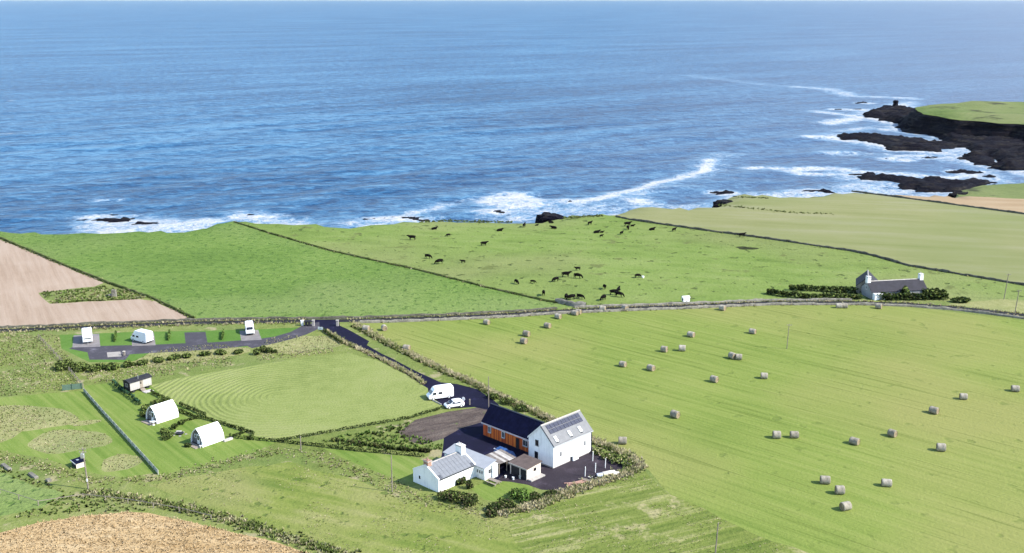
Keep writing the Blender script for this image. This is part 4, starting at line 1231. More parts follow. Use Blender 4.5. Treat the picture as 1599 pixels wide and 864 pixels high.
# ------------------------------------------------------------------ white two-storey barn house
C0 = at(863.9, 731.8)
BL, BW, BE, BR = 10.0, 5.85, 4.22, 6.95
barn = thing('barn_house', C0, A45, 'tall white two storey house with grey slate roof carrying solar panels', 'house')
roofs = gable_house(barn, BL, BW, BE, BR, roofm='greyroof')
k_ = (BR - BE) / (BW / 2)
y_e, z_e = -.18, BE - .18 * k_ + .14
SL = (y_e, z_e, BW / 2, BR + .14)
for r in range(2):
    for c in range(9):
        x0 = .75 + c * .95
        s0 = .50 + r * .215
        cc = on_slope(*SL, x0, x0 + .90, s0, s0 + .195, .03, .08)
        p = MB().obox((0, 0, 0), *cc[1:]).build('solar_panel', M['solar'], roofs[0])
        p.location = cc[0]
for c in (.085, .44, .71):
    x0 = c * BL
    cc = on_slope(*SL, x0, x0 + .62, .10, .36, -.02, .16)
    w = MB().obox((0, 0, 0), *cc[1:]).build('roof_light', M['frame'], roofs[0], bevel=.02)
    w.location = cc[0]
    c2 = on_slope(*SL, x0 + .06, x0 + .56, .06, .12, .0, .14)
    MB().obox(c2[0] - cc[0], *c2[1:]).build('pane', M['glass'], w)
MB().box(-.12, BL + .12, -.34, -.235, BE - .26, BE - .14).build('gutter', M['greyframe'], barn)
MB().box(BL - .12, BL - .02, -.12, -.02, 0, BE - .2).build('downpipe', M['dark'], barn)
MB().box(-.11, -.09, .02, .12, 0, .3).build('vent', M['conc'], barn)
# gable barge boards
for sgn in (0, 1):
    m = MB()
    a, b = ((-.18, BE - .18 * k_), (BW / 2, BR)) if sgn == 0 else ((BW + .18, BE - .18 * k_), (BW / 2, BR))
    m.prism_x([(a[0], a[1] - .16), (b[0], b[1] - .16), (b[0], b[1] + .145), (a[0], a[1] + .145)], -.13, -.083)
    m.build('barge_board', M['lead'] if sgn == 0 else M['frame'], barn)
window(barn, 'x-', 3.55, 4.15, 3.15, 4.05, 0, frame='dark')
window(barn, 'x-', 3.65, 4.3, .75, 1.85, 0, frame='dark')
window(barn, 'y-', 1.75, 2.05, 1.7, 2.5, 0, frame='greyframe', bars=0, sill=False)
window(barn, 'y-', 4.05, 4.35, 2.15, 3.55, 0, frame='greyframe', bars=0, sill=False, glass='greyframe')
window(barn, 'y-', 5.75, 6.0, 1.85, 2.5, 0, frame='greyframe', bars=0, sill=False, glass='greyframe')
window(barn, 'y-', 8.05, 8.35, 1.8, 2.6, 0, frame='greyframe', bars=0, sill=False)
d = MB().box(4.35, 4.75, -.06, .02, -.05, .75).build('door', M['dark'], barn)
MB().box(4.78, 6.15, -.42, -.003, -.3, .85).build('porch', M['white'], barn, bevel=.03)
d2 = MB().box(6.2, 6.5, -.05, .02, -.05, .6).build('hatch', M['dark'], barn)
MB().box(.02, BL - .02, -.035, -.004, -.3, .16).build('plinth', M['conc'], barn)
MB().box(-.035, -.004, .02, BW - .02, -.3, .2).build('plinth', M['conc'], barn)

# ------------------------------------------------------------------ timber-clad wing with navy roof
def plank_mat():
    m, nt, b = new_mat('orange_larch')
    n = NT(nt)
    oi = nt.nodes.new('ShaderNodeObjectInfo')
    g = n.noise(1.0, 4, .6, src=n.map(scale=(14, 14, .8)))
    k = n.math('ADD', n.math('MULTIPLY', oi.outputs['Random'], .7), n.math('MULTIPLY', g, .3))
    n.link(n.ramp(k, [(.12, (.26, .034, .008)), (.45, (.52, .085, .012)), (.85, (.78, .22, .025))]), b.inputs['Base Color'])
    b.inputs['Roughness'].default_value = .6
    n.link(n.bump(g, .006), b.inputs['Normal'])
    return m
M['larch'] = plank_mat()
WX0, WX1, WY0, WY1, WE, WR = 1.85, 6.25, BW + .004, 19.1, 3.0, 5.45
wing = thing('timber_wing', C0, A45, 'long single storey wing clad in orange larch boards under a navy roof', 'building')
WM = (WX0 + WX1) / 2
MB().prism_y([(WX0, -.4), (WX1, -.4), (WX1, WE), (WM, WR), (WX0, WE)], WY0, WY1).build('wall', M['darkwood'], wing)
kw = (WR - WE) / (WM - WX0)
for sgn in (-1, 1):
    xe = WX0 - .3 if sgn < 0 else WX1 + .3
    ze = WE - .3 * kw
    m = MB()
    m.prism_y([(xe, ze), (WM, WR), (WM, WR + .16), (xe, ze + .16)], WY0, WY1 + .25)
    rf = m.build('roof', M['navy'], wing)
    if sgn < 0:
        for c in range(1, 14):
            y = WY0 + c * (WY1 - WY0) / 14
            mm = MB()
            dx, dz = WM - xe, WR - ze
            L = math.hypot(dx, dz)
            mm.obox((xe + dx * .5, y, ze + dz * .5 + .168), (dx / 2 * .98, 0, dz / 2 * .98), (0, .018, 0), (-.012 * dz / L, 0, .012 * dx / L))
            mm.build('roof_seam', M['navy'], rf)
        MB().prism_y([(WM - .13, WR + .1), (WM + .13, WR + .1), (WM, WR + .27)], WY0 + .01, WY1 + .27).build('ridge_cap', M['lead'], rf)
MB().box(WX0 - .36, WX0 - .304, WY0 + .02, WY1 + .24, WE - .62, WE - .36).build('fascia', M['fascia'], wing)
m = MB(); m.prism_y([(WX0 - .33, WE - .5), (WX0 - .3, WE - .42), (WM, WR - .02), (WM, WR - .3)], WY1 + .2, WY1 + .262); m.build('barge_board', M['lead'], wing)
WIN = [(17.15, 17.75), (13.6, 14.25), (7.9, 8.9)]
nb = 56
bw = (WY1 - WY0) / nb
proto = {}
for i in range(nb):
    y0 = WY0 + i * bw
    ym = y0 + bw / 2
    z0, z1 = .12, WE - .12
    hit = [w for w in WIN if w[0] - .1 < ym < w[1] + .1]
    key = bool(hit)
    dep = .045 + (.012 if i % 2 else 0)
    if not hit:
        o = MB().box(-dep, .0, .004, bw - .012, z0, z1).build('board', M['larch'], wing)
        o.location = (WX0 - .003, y0, 0)
    else:
        o = MB().box(-dep, .0, .004, bw - .012, z0, 1.0).build('board', M['larch'], wing)
        o.location = (WX0 - .003, y0, 0)
for a, b in WIN:
    window(wing, 'x-', a, b, 1.08, 2.12, WX0, frame='frame', out=.10, bars=1, sill=True)
MB().box(WX0 - .09, WX0 - .003, 9.9, 10.7, -.02, 2.05).build('door', M['darkwood'], wing)
MB().box(WX0 - .03, WX0 - .001, WY0 + .02, WY1 - .02, -.3, .11).build('plinth', M['dark'], wing)
MB().box(WX0 - .43, WX0 - .365, WY0 + .05, WY1 + .2, WE - .44, WE - .37).build('gutter', M['fascia'], wing)

# ------------------------------------------------------------------ white cottage
CC = at(684.9, 769.7)
cot = thing('cottage', CC, math.radians(46.5), 'low white cottage with blue grey roof and two chimneys', 'house')
KL, KW, KE, KR = 8.45, 6.2, 2.2, 3.85
kroof = gable_house(cot, KL, KW, KE, KR, t_roof=.10, over_e=.05, over_g=-.22, wall='whiteold', roofm='bluegrey')
kk = (KR - KE) / (KW / 2)
KS = (-.05, KE - .05 * kk + .10, KW / 2, KR + .10)
for i in range(10):
    x0 = .32 + i * .8
    for j in range(3):
        cc = on_slope(*KS, x0, x0 + .765, .035 + j * .318, .035 + j * .318 + .31, .004, .024 + .008 * ((i + j) % 2))
        p = MB().obox((0, 0, 0), *cc[1:]).build('roof_sheet', M['bluegrey'], kroof[0])
        p.location = cc[0]
for x0, x1, s0, s1 in ((.24, .95, .0, .22), (KL - .95, KL - .24, .0, .18)):
    cc = on_slope(*KS, x0, x1, s0, s1, .035, .05)
    p = MB().obox((0, 0, 0), *cc[1:]).build('slate_patch', M['lead'], kroof[0]); p.location = cc[0]
# skews (raised gable copings)
for x0 in (-.04, KL - .24):
    for y0, s in ((0, 1), (KW, -1)):
        m = MB(); m.prism_x([(y0 - s * .06, KE - .02), (KW / 2, KR + .0), (KW / 2, KR + .2), (y0 - s * .06, KE + .16)], x0, x0 + .28)
        m.build('skew', M['whiteold'], cot)
MB().box(.2, KL - .2, -.17, -.06, KE - .10, KE + .02).build('gutter', M['dark'], cot)
def chimney(parent, x0, x1, y0, y1, z0, z1, mat, pots, capm='conc'):
    c = MB().box(x0, x1, y0, y1, z0, z1).build('chimney', M[mat], parent, bevel=.03)
    MB().box(x0 - .06, x1 + .06, y0 - .06, y1 + .06, z1 - .22, z1 - .08).build('chimney_cope', M[capm], c)
    for px_, py_ in pots:
        m = MB(); m.tube((px_, py_, z1 - .03), (px_, py_, z1 + .32), .13, .10, 10)
        m.build('chimney_pot', M['brick'] if mat != 'whiteold' else M['conc'], c)
    return c
chimney(cot, .05, .95, KW / 2 - .55, KW / 2 + .55, KR - .5, KR + .85, 'brick', [(.35, KW / 2 - .2), (.65, KW / 2 + .2)])
MB().box(.96, 1.02, KW / 2 - .5, KW / 2 + .4, KR - .25, KR + .5).build('chimney_render', M['whiteold'], cot)
chimney(cot, KL - 1.05, KL - .1, KW / 2 - .85, KW / 2 + .65, KR - .5, KR + 1.35, 'whiteold', [(KL - .55, KW / 2 - .3), (KL - .55, KW / 2 + .2)])
window(cot, 'x-', 4.35, 4.75, 1.0, 1.6, 0, frame='whiteold', bars=0, sill=False)
for a in (1.9, 4.2, 6.6):
    window(cot, 'y-', a, a + .5, .95, 1.6, 0, frame='whiteold', bars=1, sill=True, glass='greyframe')
# rear cross wing with pale mono-pitch roof
ext = thing('cottage_annexe', CC, math.radians(46.5), 'white annexe with pale low pitched roof built across the cottage end', 'building')
EX0, EX1, EY0, EY1 = KL + .004, 10.9, -2.2, 7.6
MB().prism_y([(EX0, -.4), (EX1, -.4), (EX1, 2.75), (EX0, 2.15)], EY0, EY1).build('wall', M['whiteold'], ext)
rf = MB().prism_y([(EX0 - .25, 2.10), (EX1 + .2, 2.82), (EX1 + .2, 2.94), (EX0 - .25, 2.22)], EY0 - .15, EY1 + .2).build('roof', M['paleroof'], ext)
for j in range(1, 10):
    y = EY0 + j * (EY1 - EY0) / 10
    m = MB(); m.obox(((EX0 + EX1) / 2, y, 2.535), (1.38, 0, .37), (0, .02, 0), (-.006, 0, .022)); m.build('roof_batten', M['paleroof'], rf)
for a in (-1.75, -1.2, -.65):
    window(ext, 'x-', a, a + .3, 1.0, 1.55, EX0, frame='frame', bars=0, sill=False)
window(ext, 'y-', 9.3, 10.1, .95, 1.7, EY0, frame='frame', bars=1)
MB().box(EX1 - .9, EX1 + .35, EY0 - .35, EY0 + 1.1, -.3, 2.35).build('side_block', M['whiteold'], ext, bevel=.02)

# ------------------------------------------------------------------ small cream shed with brown roof
SD = at(822.5, 750.5)
shed = thing('garden_shed', SD, A45, 'small cream shed with brown felt roof beside the tall white house', 'shed')
MB().prism_x([(0, -.3), (3.9, -.3), (3.9, 2.05), (0, 2.05)], 0, 3.4).build('wall', M['cream'], shed)
rf = MB().add([(-.25, -.2, 2.0), (3.6, -.2, 2.35), (3.6, 4.1, 2.35), (-.25, 4.1, 2.0), (-.25, -.2, 2.12), (3.6, -.2, 2.47), (3.6, 4.1, 2.47), (-.25, 4.1, 2.12)],
         [(0, 3, 2, 1), (4, 5, 6, 7), (0, 1, 5, 4), (1, 2, 6, 5), (2, 3, 7, 6), (3, 0, 4, 7)]).build('roof', M['brownroof'], shed)
MB().prism_x([(0, 2.04), (3.9, 2.04), (3.9, 2.3), (0, 2.3)], 3.2, 3.399).build('wall_plate', M['cream'], shed)
MB().box(-.31, -.254, -.2, 4.1, 1.9, 2.13).build('fascia', M['conc'], shed)
window(shed, 'y-', 1.75, 2.2, 1.2, 1.6, 0, frame='darkwood', bars=0, sill=False)
MB().box(1.25, 1.3, -.03, -.003, .05, 1.9).build('door_edge', M['wood'], shed)
MB().box(-.05, .02, .15, 1.4, 0, 1.85).build('door', M['darkwood'], shed)
MB().box(-.05, .02, 1.7, 3.6, 0, 1.9).build('opening', M['dark'], shed)
MB().box(.1, 3.5, -1.0, -.05, -.1, .22).build('step', M['conc'], shed, bevel=.03)

# ------------------------------------------------------------------ old lean-to between cottage and wing
OL = at(777, 741.5)
ol = thing('lean_to_shed', OL, A45, 'old open lean-to with rusty patched sheet roof behind the cottage', 'shed')
for i in range(7):
    x0 = .15 + i * .58
    z = 2.0 + random.uniform(-.05, .05)
    m = MB()
    m.add([(x0, -.3, z - .1), (x0 + .6, -.3, z - .1 + random.uniform(-.04, .04)), (x0 + .6, 3.4, z + .35), (x0, 3.4, z + .35),
           (x0, -.3, z - .07), (x0 + .6, -.3, z - .07), (x0 + .6, 3.4, z + .38), (x0, 3.4, z + .38)],
          [(0, 3, 2, 1), (4, 5, 6, 7), (0, 1, 5, 4), (1, 2, 6, 5), (2, 3, 7, 6), (3, 0, 4, 7)])
    m.build('roof_sheet', M[['rust', 'rust', 'conc', 'rust', 'palewood', 'conc', 'rust'][i]], ol)
for x, y in ((.25, -.1), (2.1, -.1), (4.0, -.1)):
    MB().box(x, x + .12, y, y + .12, -.1, 1.95).build('post', M['wood'], ol)
MB().box(.1, 4.2, 3.2, 3.38, -.1, 2.25).build('back_wall', M['rust'], ol)
MB().box(4.08, 4.2, -.1, 3.19, -.1, 1.9).build('side_wall', M['rust'], ol)

# ------------------------------------------------------------------ wooden wagon hut
HB = at(204, 615)
hut = thing('wagon_hut', HB, math.radians(52), 'wooden wagon hut on wheels with black curved roof beside the green windbreak', 'hut')
HL, HW = 5.0, 2.35
MB().box(0, HL, 0, HW, .55, 2.3).build('body', M['darkwood'], hut)
nbd = 20
for i in range(nbd):
    x0 = .01 + i * (HL - .02) / nbd
    if 9 <= i <= 11: continue
    o = MB().box(0, (HL - .02) / nbd - .015, -.04, -.003, .56, 2.22).build('board', M['palewood'], hut)
    o.location = (x0, -.01 * (i % 2), 0)
dr = MB().box(2.28, 2.98, -.05, -.003, .58, 2.15).build('door', M['wood'], hut)
MB().box(2.38, 2.6, -.08, -.052, 1.45, 1.95).build('pane', M['glass'], dr)
n = 9
top = [(-.18 + (HW + .36) * i / n, 2.28 + .42 * math.sin(math.pi * i / n)) for i in range(n + 1)]
bot = [(a, b - .07) for a, b in top][::-1]
MB().prism_x(top + bot, -.2, HL + .2).build('roof', M['dark'], hut)
for x in (-.004, HL - .04):
    MB().prism_x([(0, 2.29)] + [(HW * i / n, 2.26 + .36 * math.sin(math.pi * i / n)) for i in range(n + 1)][1:-1] + [(HW, 2.29)], x, x + .04).build('gable', M['darkwood'], hut)
ch = MB().tube((2.2, .35, 2.45), (2.2, .35, 3.35), .07, .07, 8).build('stove_pipe', M['steel'], hut)
for x in (.8, HL - .8):
    for y in (.12, HW - .12):
        w = MB().tube((x, y - .06, .33), (x, y + .06, .33), .36, .36, 16).build('wheel', M['dark'], hut)
window(hut, 'x-', .85, 1.5, 1.25, 1.85, 0, frame='conc', bars=1, sill=False)
st = MB()
for k in range(3): st.box(2.15, 3.1, -.35 - .3 * k, -.06 - .3 * k, .12 * (2 - k) , .16 * (3 - k))
st.build('steps', M['wood'], hut)
MB().box(2.0, 3.9, -2.3, -1.0, .02, .12).build('deck', M['palewood'], hut)

# ------------------------------------------------------------------ two white domed huts
def pod(px, py, rz, L, label):
    t = thing('domed_hut', at(px, py), rz, label, 'hut')
    W = 3.7
    H = 3.15
    def arch(k, w=W, h=H):
        # pointed-arch half sides
        y = (w / 2) * (1 - abs(k) ** 2.7)
        z = h * abs(k)
        return y, z
    ks = [i / 10 for i in range(11)]
    prof = [(-arch(k)[0], arch(k)[1]) for k in ks] + [(arch(k)[0], arch(k)[1]) for k in ks[::-1][1:]]
    inner = [(a * .955, b * .965) for a, b in prof]
    n = len(prof)
    V = [(x, a + W / 2, b) for x in (0, L) for a, b in prof] + [(x, a + W / 2, b) for x in (0, L) for a, b in inner]
    F = []
    for i in range(n - 1):
        F += [(i, i + 1, n + i + 1, n + i), (2 * n + i, 3 * n + i, 3 * n + i + 1, 2 * n + i + 1), (i, 2 * n + i, 2 * n + i + 1, i + 1), (n + i, n + i + 1, 3 * n + i + 1, 3 * n + i)]
    m = MB(); m.add(V, F)
    sh = m.build('shell', M['shell'], t, smooth=False)
    for q in range(1, 4):
        x = L * q / 4
        rr = MB()
        r2 = [(a * 1.004, b * 1.004 + .002) for a, b in prof]
        rr.add([(x + dx, a + W / 2, b) for dx in (-.02, .02) for a, b in r2], [(i, i + 1, n + i + 1, n + i) for i in range(n - 1)])
        rr.build('seam', M['frame'], sh)
    for x, nm in ((.28, 'end_wall'), (L - .34, 'end_wall')):
        e = MB(); e.prism_x([(a + W / 2, max(b, -.1)) for a, b in inner], x, x + .08)
        e.build(nm, M['greyclad'], t)
    dr = MB().box(.2, .278, 1.15, 1.95, .12, 2.0).build('door', M['frame'], t)
    MB().box(.17, .198, 1.3, 1.8, .95, 1.8).build('pane', M['glass'], dr)
    window(t, 'x-', 2.3, 2.75, 1.2, 1.75, .28, frame='frame', bars=0, sill=False)
    window(t, 'x-', .55, .9, 1.0, 1.5, .28, frame='frame', bars=0, sill=False)
    MB().tube((.2, W / 2, 2.45), (.278, W / 2, 2.45), .2, .2, 12).build('round_window', M['glass'], t)
    MB().box(-1.3, .27, .3, W - .3, -.1, .1).build('deck', M['wood'], t)
    MB().box(.02, L - .02, .1, W - .1, -.3, .1).build('base', M['dark'], t)
    return t
M['greyclad'] = plain('grey_timber_cladding', (.13, .125, .125), rough=.8, var=.3, scale=2.5, bump=.01)
pod(245, 662.5, math.radians(50), 4.8, 'white domed hut with the dark bushes and hedge strip round it')
pod(316.5, 699, math.radians(49), 4.6, 'white domed hut on the open lawn near the bank with the fire pit beside it')

# ------------------------------------------------------------------ small dark-roofed shed by the transformer pole
BS = at(119.5, 732.5)
bs = thing('pump_shed', BS, math.radians(42), 'small low shed with shiny dark roof beside the transformer pole', 'shed')
MB().box(0, 1.5, 0, 2.0, -.2, .95).build('wall', M['cream'], bs)
MB().box(-.02, -.003, .02, 1.98, -.1, .93).build('side_boards', M['darkwood'], bs)
rf = MB().add([(-.15, -.15, .92), (1.65, -.15, 1.05), (1.65, 2.2, 1.05), (-.15, 2.2, .92), (-.15, -.15, 1.0), (1.65, -.15, 1.13), (1.65, 2.2, 1.13), (-.15, 2.2, 1.0)],
         [(0, 3, 2, 1), (4, 5, 6, 7), (0, 1, 5, 4), (1, 2, 6, 5), (2, 3, 7, 6), (3, 0, 4, 7)]).build('roof', M['navy'], bs)
MB().box(-.19, -.154, -.15, 2.2, .86, 1.02).build('fascia', M['frame'], bs)
MB().box(.5, .9, .9, 1.4, 1.09, 1.13).build('roof_pane', M['steel'], bs)

# ------------------------------------------------------------------ far croft by the road
FA, FB = at(1360.5, 467.5), at(1447, 463.5)
frot = math.atan2(FB.y - FA.y, FB.x - FA.x)
FL = (FB - FA).length
far = thing('croft_house', FA, frot, 'long low croft with slate roof and white gable chimneys among dark hedges', 'house')
M['croftwall'] = plain('grey_harling', (.26, .26, .26), rough=.9, var=.15, scale=.6)
M['croftslate'] = plain('croft_slate', (.024, .022, .030), rough=.75, var=.25, scale=.8, bump=.01)
fr = gable_house(far, FL, 6.0, 1.9, 4.1, wall='croftwall', roofm='croftslate')
chimney(far, -.1, .9, 2.5, 3.7, 3.7, 5.6, 'whiteold', [(.4, 2.8), (.4, 3.4)])
chimney(far, FL - .9, FL + .1, 2.5, 3.7, 3.7, 5.6, 'whiteold', [(FL - .4, 2.8), (FL - .4, 3.4)])
MB().box(.25, 3.2, -1.3, -.003, -.2, 1.7).build('porch', M['whiteold'], far, bevel=.03)
for a in (4.5, 7.5, 10.5):
    window(far, 'y-', a, a + .9, .7, 1.6, 0, bars=1)
window(far, 'x-', 2.6, 3.3, 2.1, 2.9, 0, bars=1)
byre = thing('byre', at(1370, 461.5), frot + math.radians(62), 'dark roofed byre standing gable on behind the croft', 'building')
gable_house(byre, 8.0, 5.6, 2.3, 4.9, wall='stone', roofm='croftslate')
MB().box(-.05, .02, 2.2, 3.4, 0, 2.0).build('door', M['darkwood'], byre)
# ------------------------------------------------------------------ vehicles
def paint_mat(name, c, rough=.25):
    m, nt, b = new_mat(name)
    n = NT(nt)
    a = n.noise(2.0, 3, .5)
    n.link(n.ramp(a, [(.35, tuple(q * .94 for q in c)), (.65, c)]), b.inputs['Base Color'])
    b.inputs['Roughness'].default_value = rough
    b.inputs['Coat Weight'].default_value = .3
    return m
M['vanwhite'] = paint_mat('white_vehicle_paint', (.80, .80, .80))
M['rubber'] = plain('tyre_rubber', (.015, .015, .016), rough=.9, var=.2)
M['rim'] = plain('alloy_rim', (.62, .62, .62), rough=.4, var=.1)
M['trim'] = plain('black_trim', (.02, .02, .022), rough=.6, var=.2)
M['redlamp'] = plain('red_lamp', (.35, .02, .02), rough=.3, var=.1)
M['clearlamp'] = plain('clear_lamp', (.55, .55, .52), rough=.2, var=.1)

def sect(x, zl, zb, zt, wl, wb, wt, n=5):
    """closed vehicle cross-section: sill, belt line, rounded roof"""
    R = [(x, -wl, zl), (x, -wb, zl + (zb - zl) * .35), (x, -wb, zb)]
    for i in range(1, n):
        t = i / n
        R.append((x, -(wb + (wt - wb) * t), zb + (zt - zb) * math.sin(t * math.pi / 2) ** .8 * .97))
    R.append((x, -wt * .72, zt)); R.append((x, wt * .72, zt))
    for i in range(n - 1, 0, -1):
        t = i / n
        R.append((x, wb + (wt - wb) * t, zb + (zt - zb) * math.sin(t * math.pi / 2) ** .8 * .97))
    R += [(x, wb, zb), (x, wb, zl + (zb - zl) * .35), (x, wl, zl)]
    return R

def wheel(parent, x, y, r, w=.2, rim='rim'):
    s = 1 if y > 0 else -1
    t = MB().tube((0, -w / 2, 0), (0, w / 2, 0), r, r, 20).build('wheel', M['rubber'], parent, bevel=.02)
    t.location = (x, y, r)
    m = MB(); m.tube((0, s * (w / 2 - .02), 0), (0, s * (w / 2 + .015), 0), r * .66, r * .6, 16)
    m.build('rim', M[rim], t)

def patch(parent, name, pts, mat, th=.012):
    """thin glazed panel following four surface points, lifted off the body along its normal"""
    p = [Vector(q) for q in pts]
    nrm = (p[1] - p[0]).cross(p[-1] - p[0]).normalized()
    m = MB()
    n = len(p)
    m.add([q + nrm * .004 for q in p] + [q + nrm * th for q in p], [tuple(range(n))[::-1], tuple(range(n, 2 * n))] + [(i, (i + 1) % n, n + (i + 1) % n, n + i) for i in range(n)])
    return m.build(name, M[mat], parent)

def campervan(loc, rz, label, L=5.4, W=1.95, H=2.55, nose=True, group=None, name='camper_van', cat='van'):
    """front towards +x"""
    t = thing(name, loc, rz, label, cat, group)
    h = W / 2
    S = [sect(-L / 2, .45, 1.15, H - .32, h * .86, h * .9, h * .80),
         sect(-L / 2 + .12, .34, 1.15, H - .08, h * .96, h * .98, h * .86),
         sect(-L / 2 + .6, .30, 1.15, H, h * .98, h, h * .88),
         sect(L * .14, .30, 1.15, H - .02, h * .98, h, h * .88),
         sect(L * .25, .30, 1.15, H - .22, h * .98, h, h * .84),
         sect(L * .33, .30, 1.12, 1.78, h * .98, h, h * .78),
         sect(L * .41, .32, 1.06, 1.20, h * .97, h * .98, h * .84),
         sect(L * .475, .36, .92, 1.0, h * .93, h * .94, h * .80),
         sect(L * .5, .46, .72, .80, h * .84, h * .84, h * .70)]
    MB().rings(S).build('body', M['vanwhite'], t, smooth=False)
    yw = h * .80
    patch(t, 'windscreen', [(L * .405, -yw * .9, 1.30), (L * .405, yw * .9, 1.30), (L * .325, yw * .88, 1.86), (L * .325, -yw * .88, 1.86)], 'glass', .03)
    for s in (-1, 1):
        def sp(a, b, z0, z1, nm='side_window'):
            y0, y1 = s * (h + .012), s * (h * .965 + .012)
            q = [(a, y0, z0), (b, y0, z0), (b - .08, y1, z1), (a + .03, y1, z1)]
            patch(t, nm, q if s < 0 else q[::-1], 'glass', .02)
        sp(L * .20, L * .335, 1.18, 1.62)
        sp(-L * .04, L * .12, 1.18, 1.60)
        MB().box(L * .29, L * .29 + .12, s * (h + .02), s * (h + .22), 1.2, 1.42).build('mirror', M['trim'], t)
        MB().box(L * .47, L * .492, s * h * .62 - .13, s * h * .62 + .13, .74, .9).build('headlight', M['clearlamp'], t)
        MB().box(-L / 2 - .012, -L / 2 + .05, s * h * .78 - .07, s * h * .78 + .07, .8, 1.15).build('tail_light', M['redlamp'], t)
        for x in (-L * .31, L * .31):
            wheel(t, x, s * (h - .1), .34, rim='rim')
    MB().box(L * .455, L * .512, -h * .8, h * .8, .34, .56).build('front_bumper', M['trim'], t, bevel=.03)
    MB().box(-L / 2 - .06, -L / 2 + .1, -h * .85, h * .85, .36, .54).build('rear_bumper', M['trim'], t, bevel=.03)
    MB().box(-L * .25, L * .02, -.35, .35, H - .015, H + .035).build('roof_vent', M['frame'], t)
    return t

def caravan(loc, rz, label, L=5.2, W=2.25, H=2.55):
    t = thing('caravan', loc, rz, label, 'caravan')
    h = W / 2
    S = [sect(-L / 2, .6, 1.2, 1.9, h * .9, h * .92, h * .85), sect(-L / 2 + .12, .42, 1.2, H - .15, h * .97, h * .98, h * .92), sect(-L / 2 + .5, .38, 1.2, H, h, h, h * .95),
         sect(L / 2 - .5, .38, 1.2, H, h, h, h * .95), sect(L / 2 - .15, .42, 1.2, H - .35, h * .97, h * .98, h * .92), sect(L / 2, .6, 1.1, 1.5, h * .9, h * .92, h * .85)]
    MB().rings(S).build('body', M['vanwhite'], t)
    for s in (-1, 1):
        for a, b in ((-L * .36, -L * .18), (L * .08, L * .3)):
            q = [(a, s * (h + .02), 1.3), (b, s * (h + .02), 1.3), (b, s * (h * .985 + .02), 1.85), (a, s * (h * .985 + .02), 1.85)]
            patch(t, 'window', q if s < 0 else q[::-1], 'glass', .02)
        wheel(t, -.1, s * (h - .12), .32)
    patch(t, 'front_window', [(L / 2 - .02, -h * .7, 1.2), (L / 2 - .02, h * .7, 1.2), (L / 2 - .12, h * .66, 1.75), (L / 2 - .12, -h * .66, 1.75)], 'glass', .06)
    MB().box(-.5, .3, -.35, .35, H - .02, H + .06).build('roof_light', M['frame'], t, bevel=.02)
    MB().box(-1.9, -1.5, -.25, .25, H - .03, H + .05).build('roof_vent', M['greyframe'], t)
    MB().tube((L / 2 - .1, 0, .45), (L / 2 + 1.0, 0, .45), .05, .05, 6).build('tow_bar', M['steel'], t)
    MB().tube((L / 2 + .75, 0, -.02), (L / 2 + .75, 0, .5), .04, .04, 6).build('jockey_wheel', M['steel'], t)
    return t

v = at(687, 621.5)
campervan(v, math.radians(180 + 22), 'white high roofed camper van parked beside the white car', L=5.3, H=2.6)

def car(loc, rz, label):
    t = thing('parked_car', loc, rz, label, 'car')
    L, W = 3.9, 1.72
    h = W / 2
    S = [sect(-L / 2, .42, .78, .86, h * .8, h * .84, h * .7), sect(-L / 2 + .1, .28, .86, 1.0, h * .92, h * .95, h * .78), sect(-L / 2 + .38, .24, .90, 1.36, h * .97, h, h * .72),
         sect(-L / 2 + .75, .22, .91, 1.47, h * .98, h, h * .74), sect(.0, .22, .91, 1.50, h * .98, h, h * .75), sect(.35, .22, .90, 1.42, h * .98, h, h * .74),
         sect(.98, .22, .88, .96, h * .98, h, h * .80), sect(1.6, .25, .80, .87, h * .95, h * .97, h * .78), sect(L / 2 - .12, .30, .66, .72, h * .88, h * .9, h * .7), sect(L / 2, .40, .56, .60, h * .74, h * .76, h * .6)]
    MB().rings(S).build('body', M['vanwhite'], t)
    patch(t, 'windscreen', [(.93, -h * .72, 1.0), (.93, h * .72, 1.0), (.38, h * .66, 1.42), (.38, -h * .66, 1.42)], 'glass', .03)
    patch(t, 'bonnet_panel', [(1.55, -h * .66, .88), (1.55, h * .66, .88), (1.0, h * .7, .965), (1.0, -h * .7, .965)], 'trim', .02)
    patch(t, 'rear_window', [(-L / 2 + .2, h * .6, 1.08), (-L / 2 + .2, -h * .6, 1.08), (-L / 2 + .42, -h * .56, 1.36), (-L / 2 + .42, h * .56, 1.36)], 'glass', .05)
    for s in (-1, 1):
        for a, b, c, d in ((.05, .82, .38, .02), (-1.15, .0, -.03, -1.0)):
            q = [(a, s * (h + .005), .95), (b, s * (h + .005), .95), (c, s * (h * .82), 1.38), (d, s * (h * .82), 1.38)]
            patch(t, 'side_window', q if s < 0 else q[::-1], 'glass', .02)
        MB().box(.62, .74, s * (h + .01), s * (h + .17), .94, 1.06).build('mirror', M['vanwhite'], t)
        MB().box(L / 2 - .22, L / 2 - .05, s * .55 - .14, s * .55 + .14, .6, .72).build('headlight', M['clearlamp'], t)
        MB().box(-L / 2 - .01, -L / 2 + .12, s * .62 - .1, s * .62 + .1, .72, .95).build('tail_light', M['redlamp'], t)
        MB().box(-1.2, 1.1, s * (h * .99) - .01, s * (h * .99) + .02, .24, .40).build('sill_trim', M['trim'], t)
        for x in (-1.22, 1.28):
            wheel(t, x, s * (h - .08), .31)
    MB().box(L / 2 - .1, L / 2 + .03, -h * .66, h * .66, .3, .5).build('front_bumper', M['trim'], t, bevel=.02)
    return t
cpos = at(709, 635.5)
car(cpos, math.radians(180 + 24), 'white hatchback with dark bonnet parked next to the camper van')
caravan(at(137, 532), math.radians(-68), 'white caravan seen end on at the pitch by the rough ground', L=5.6)
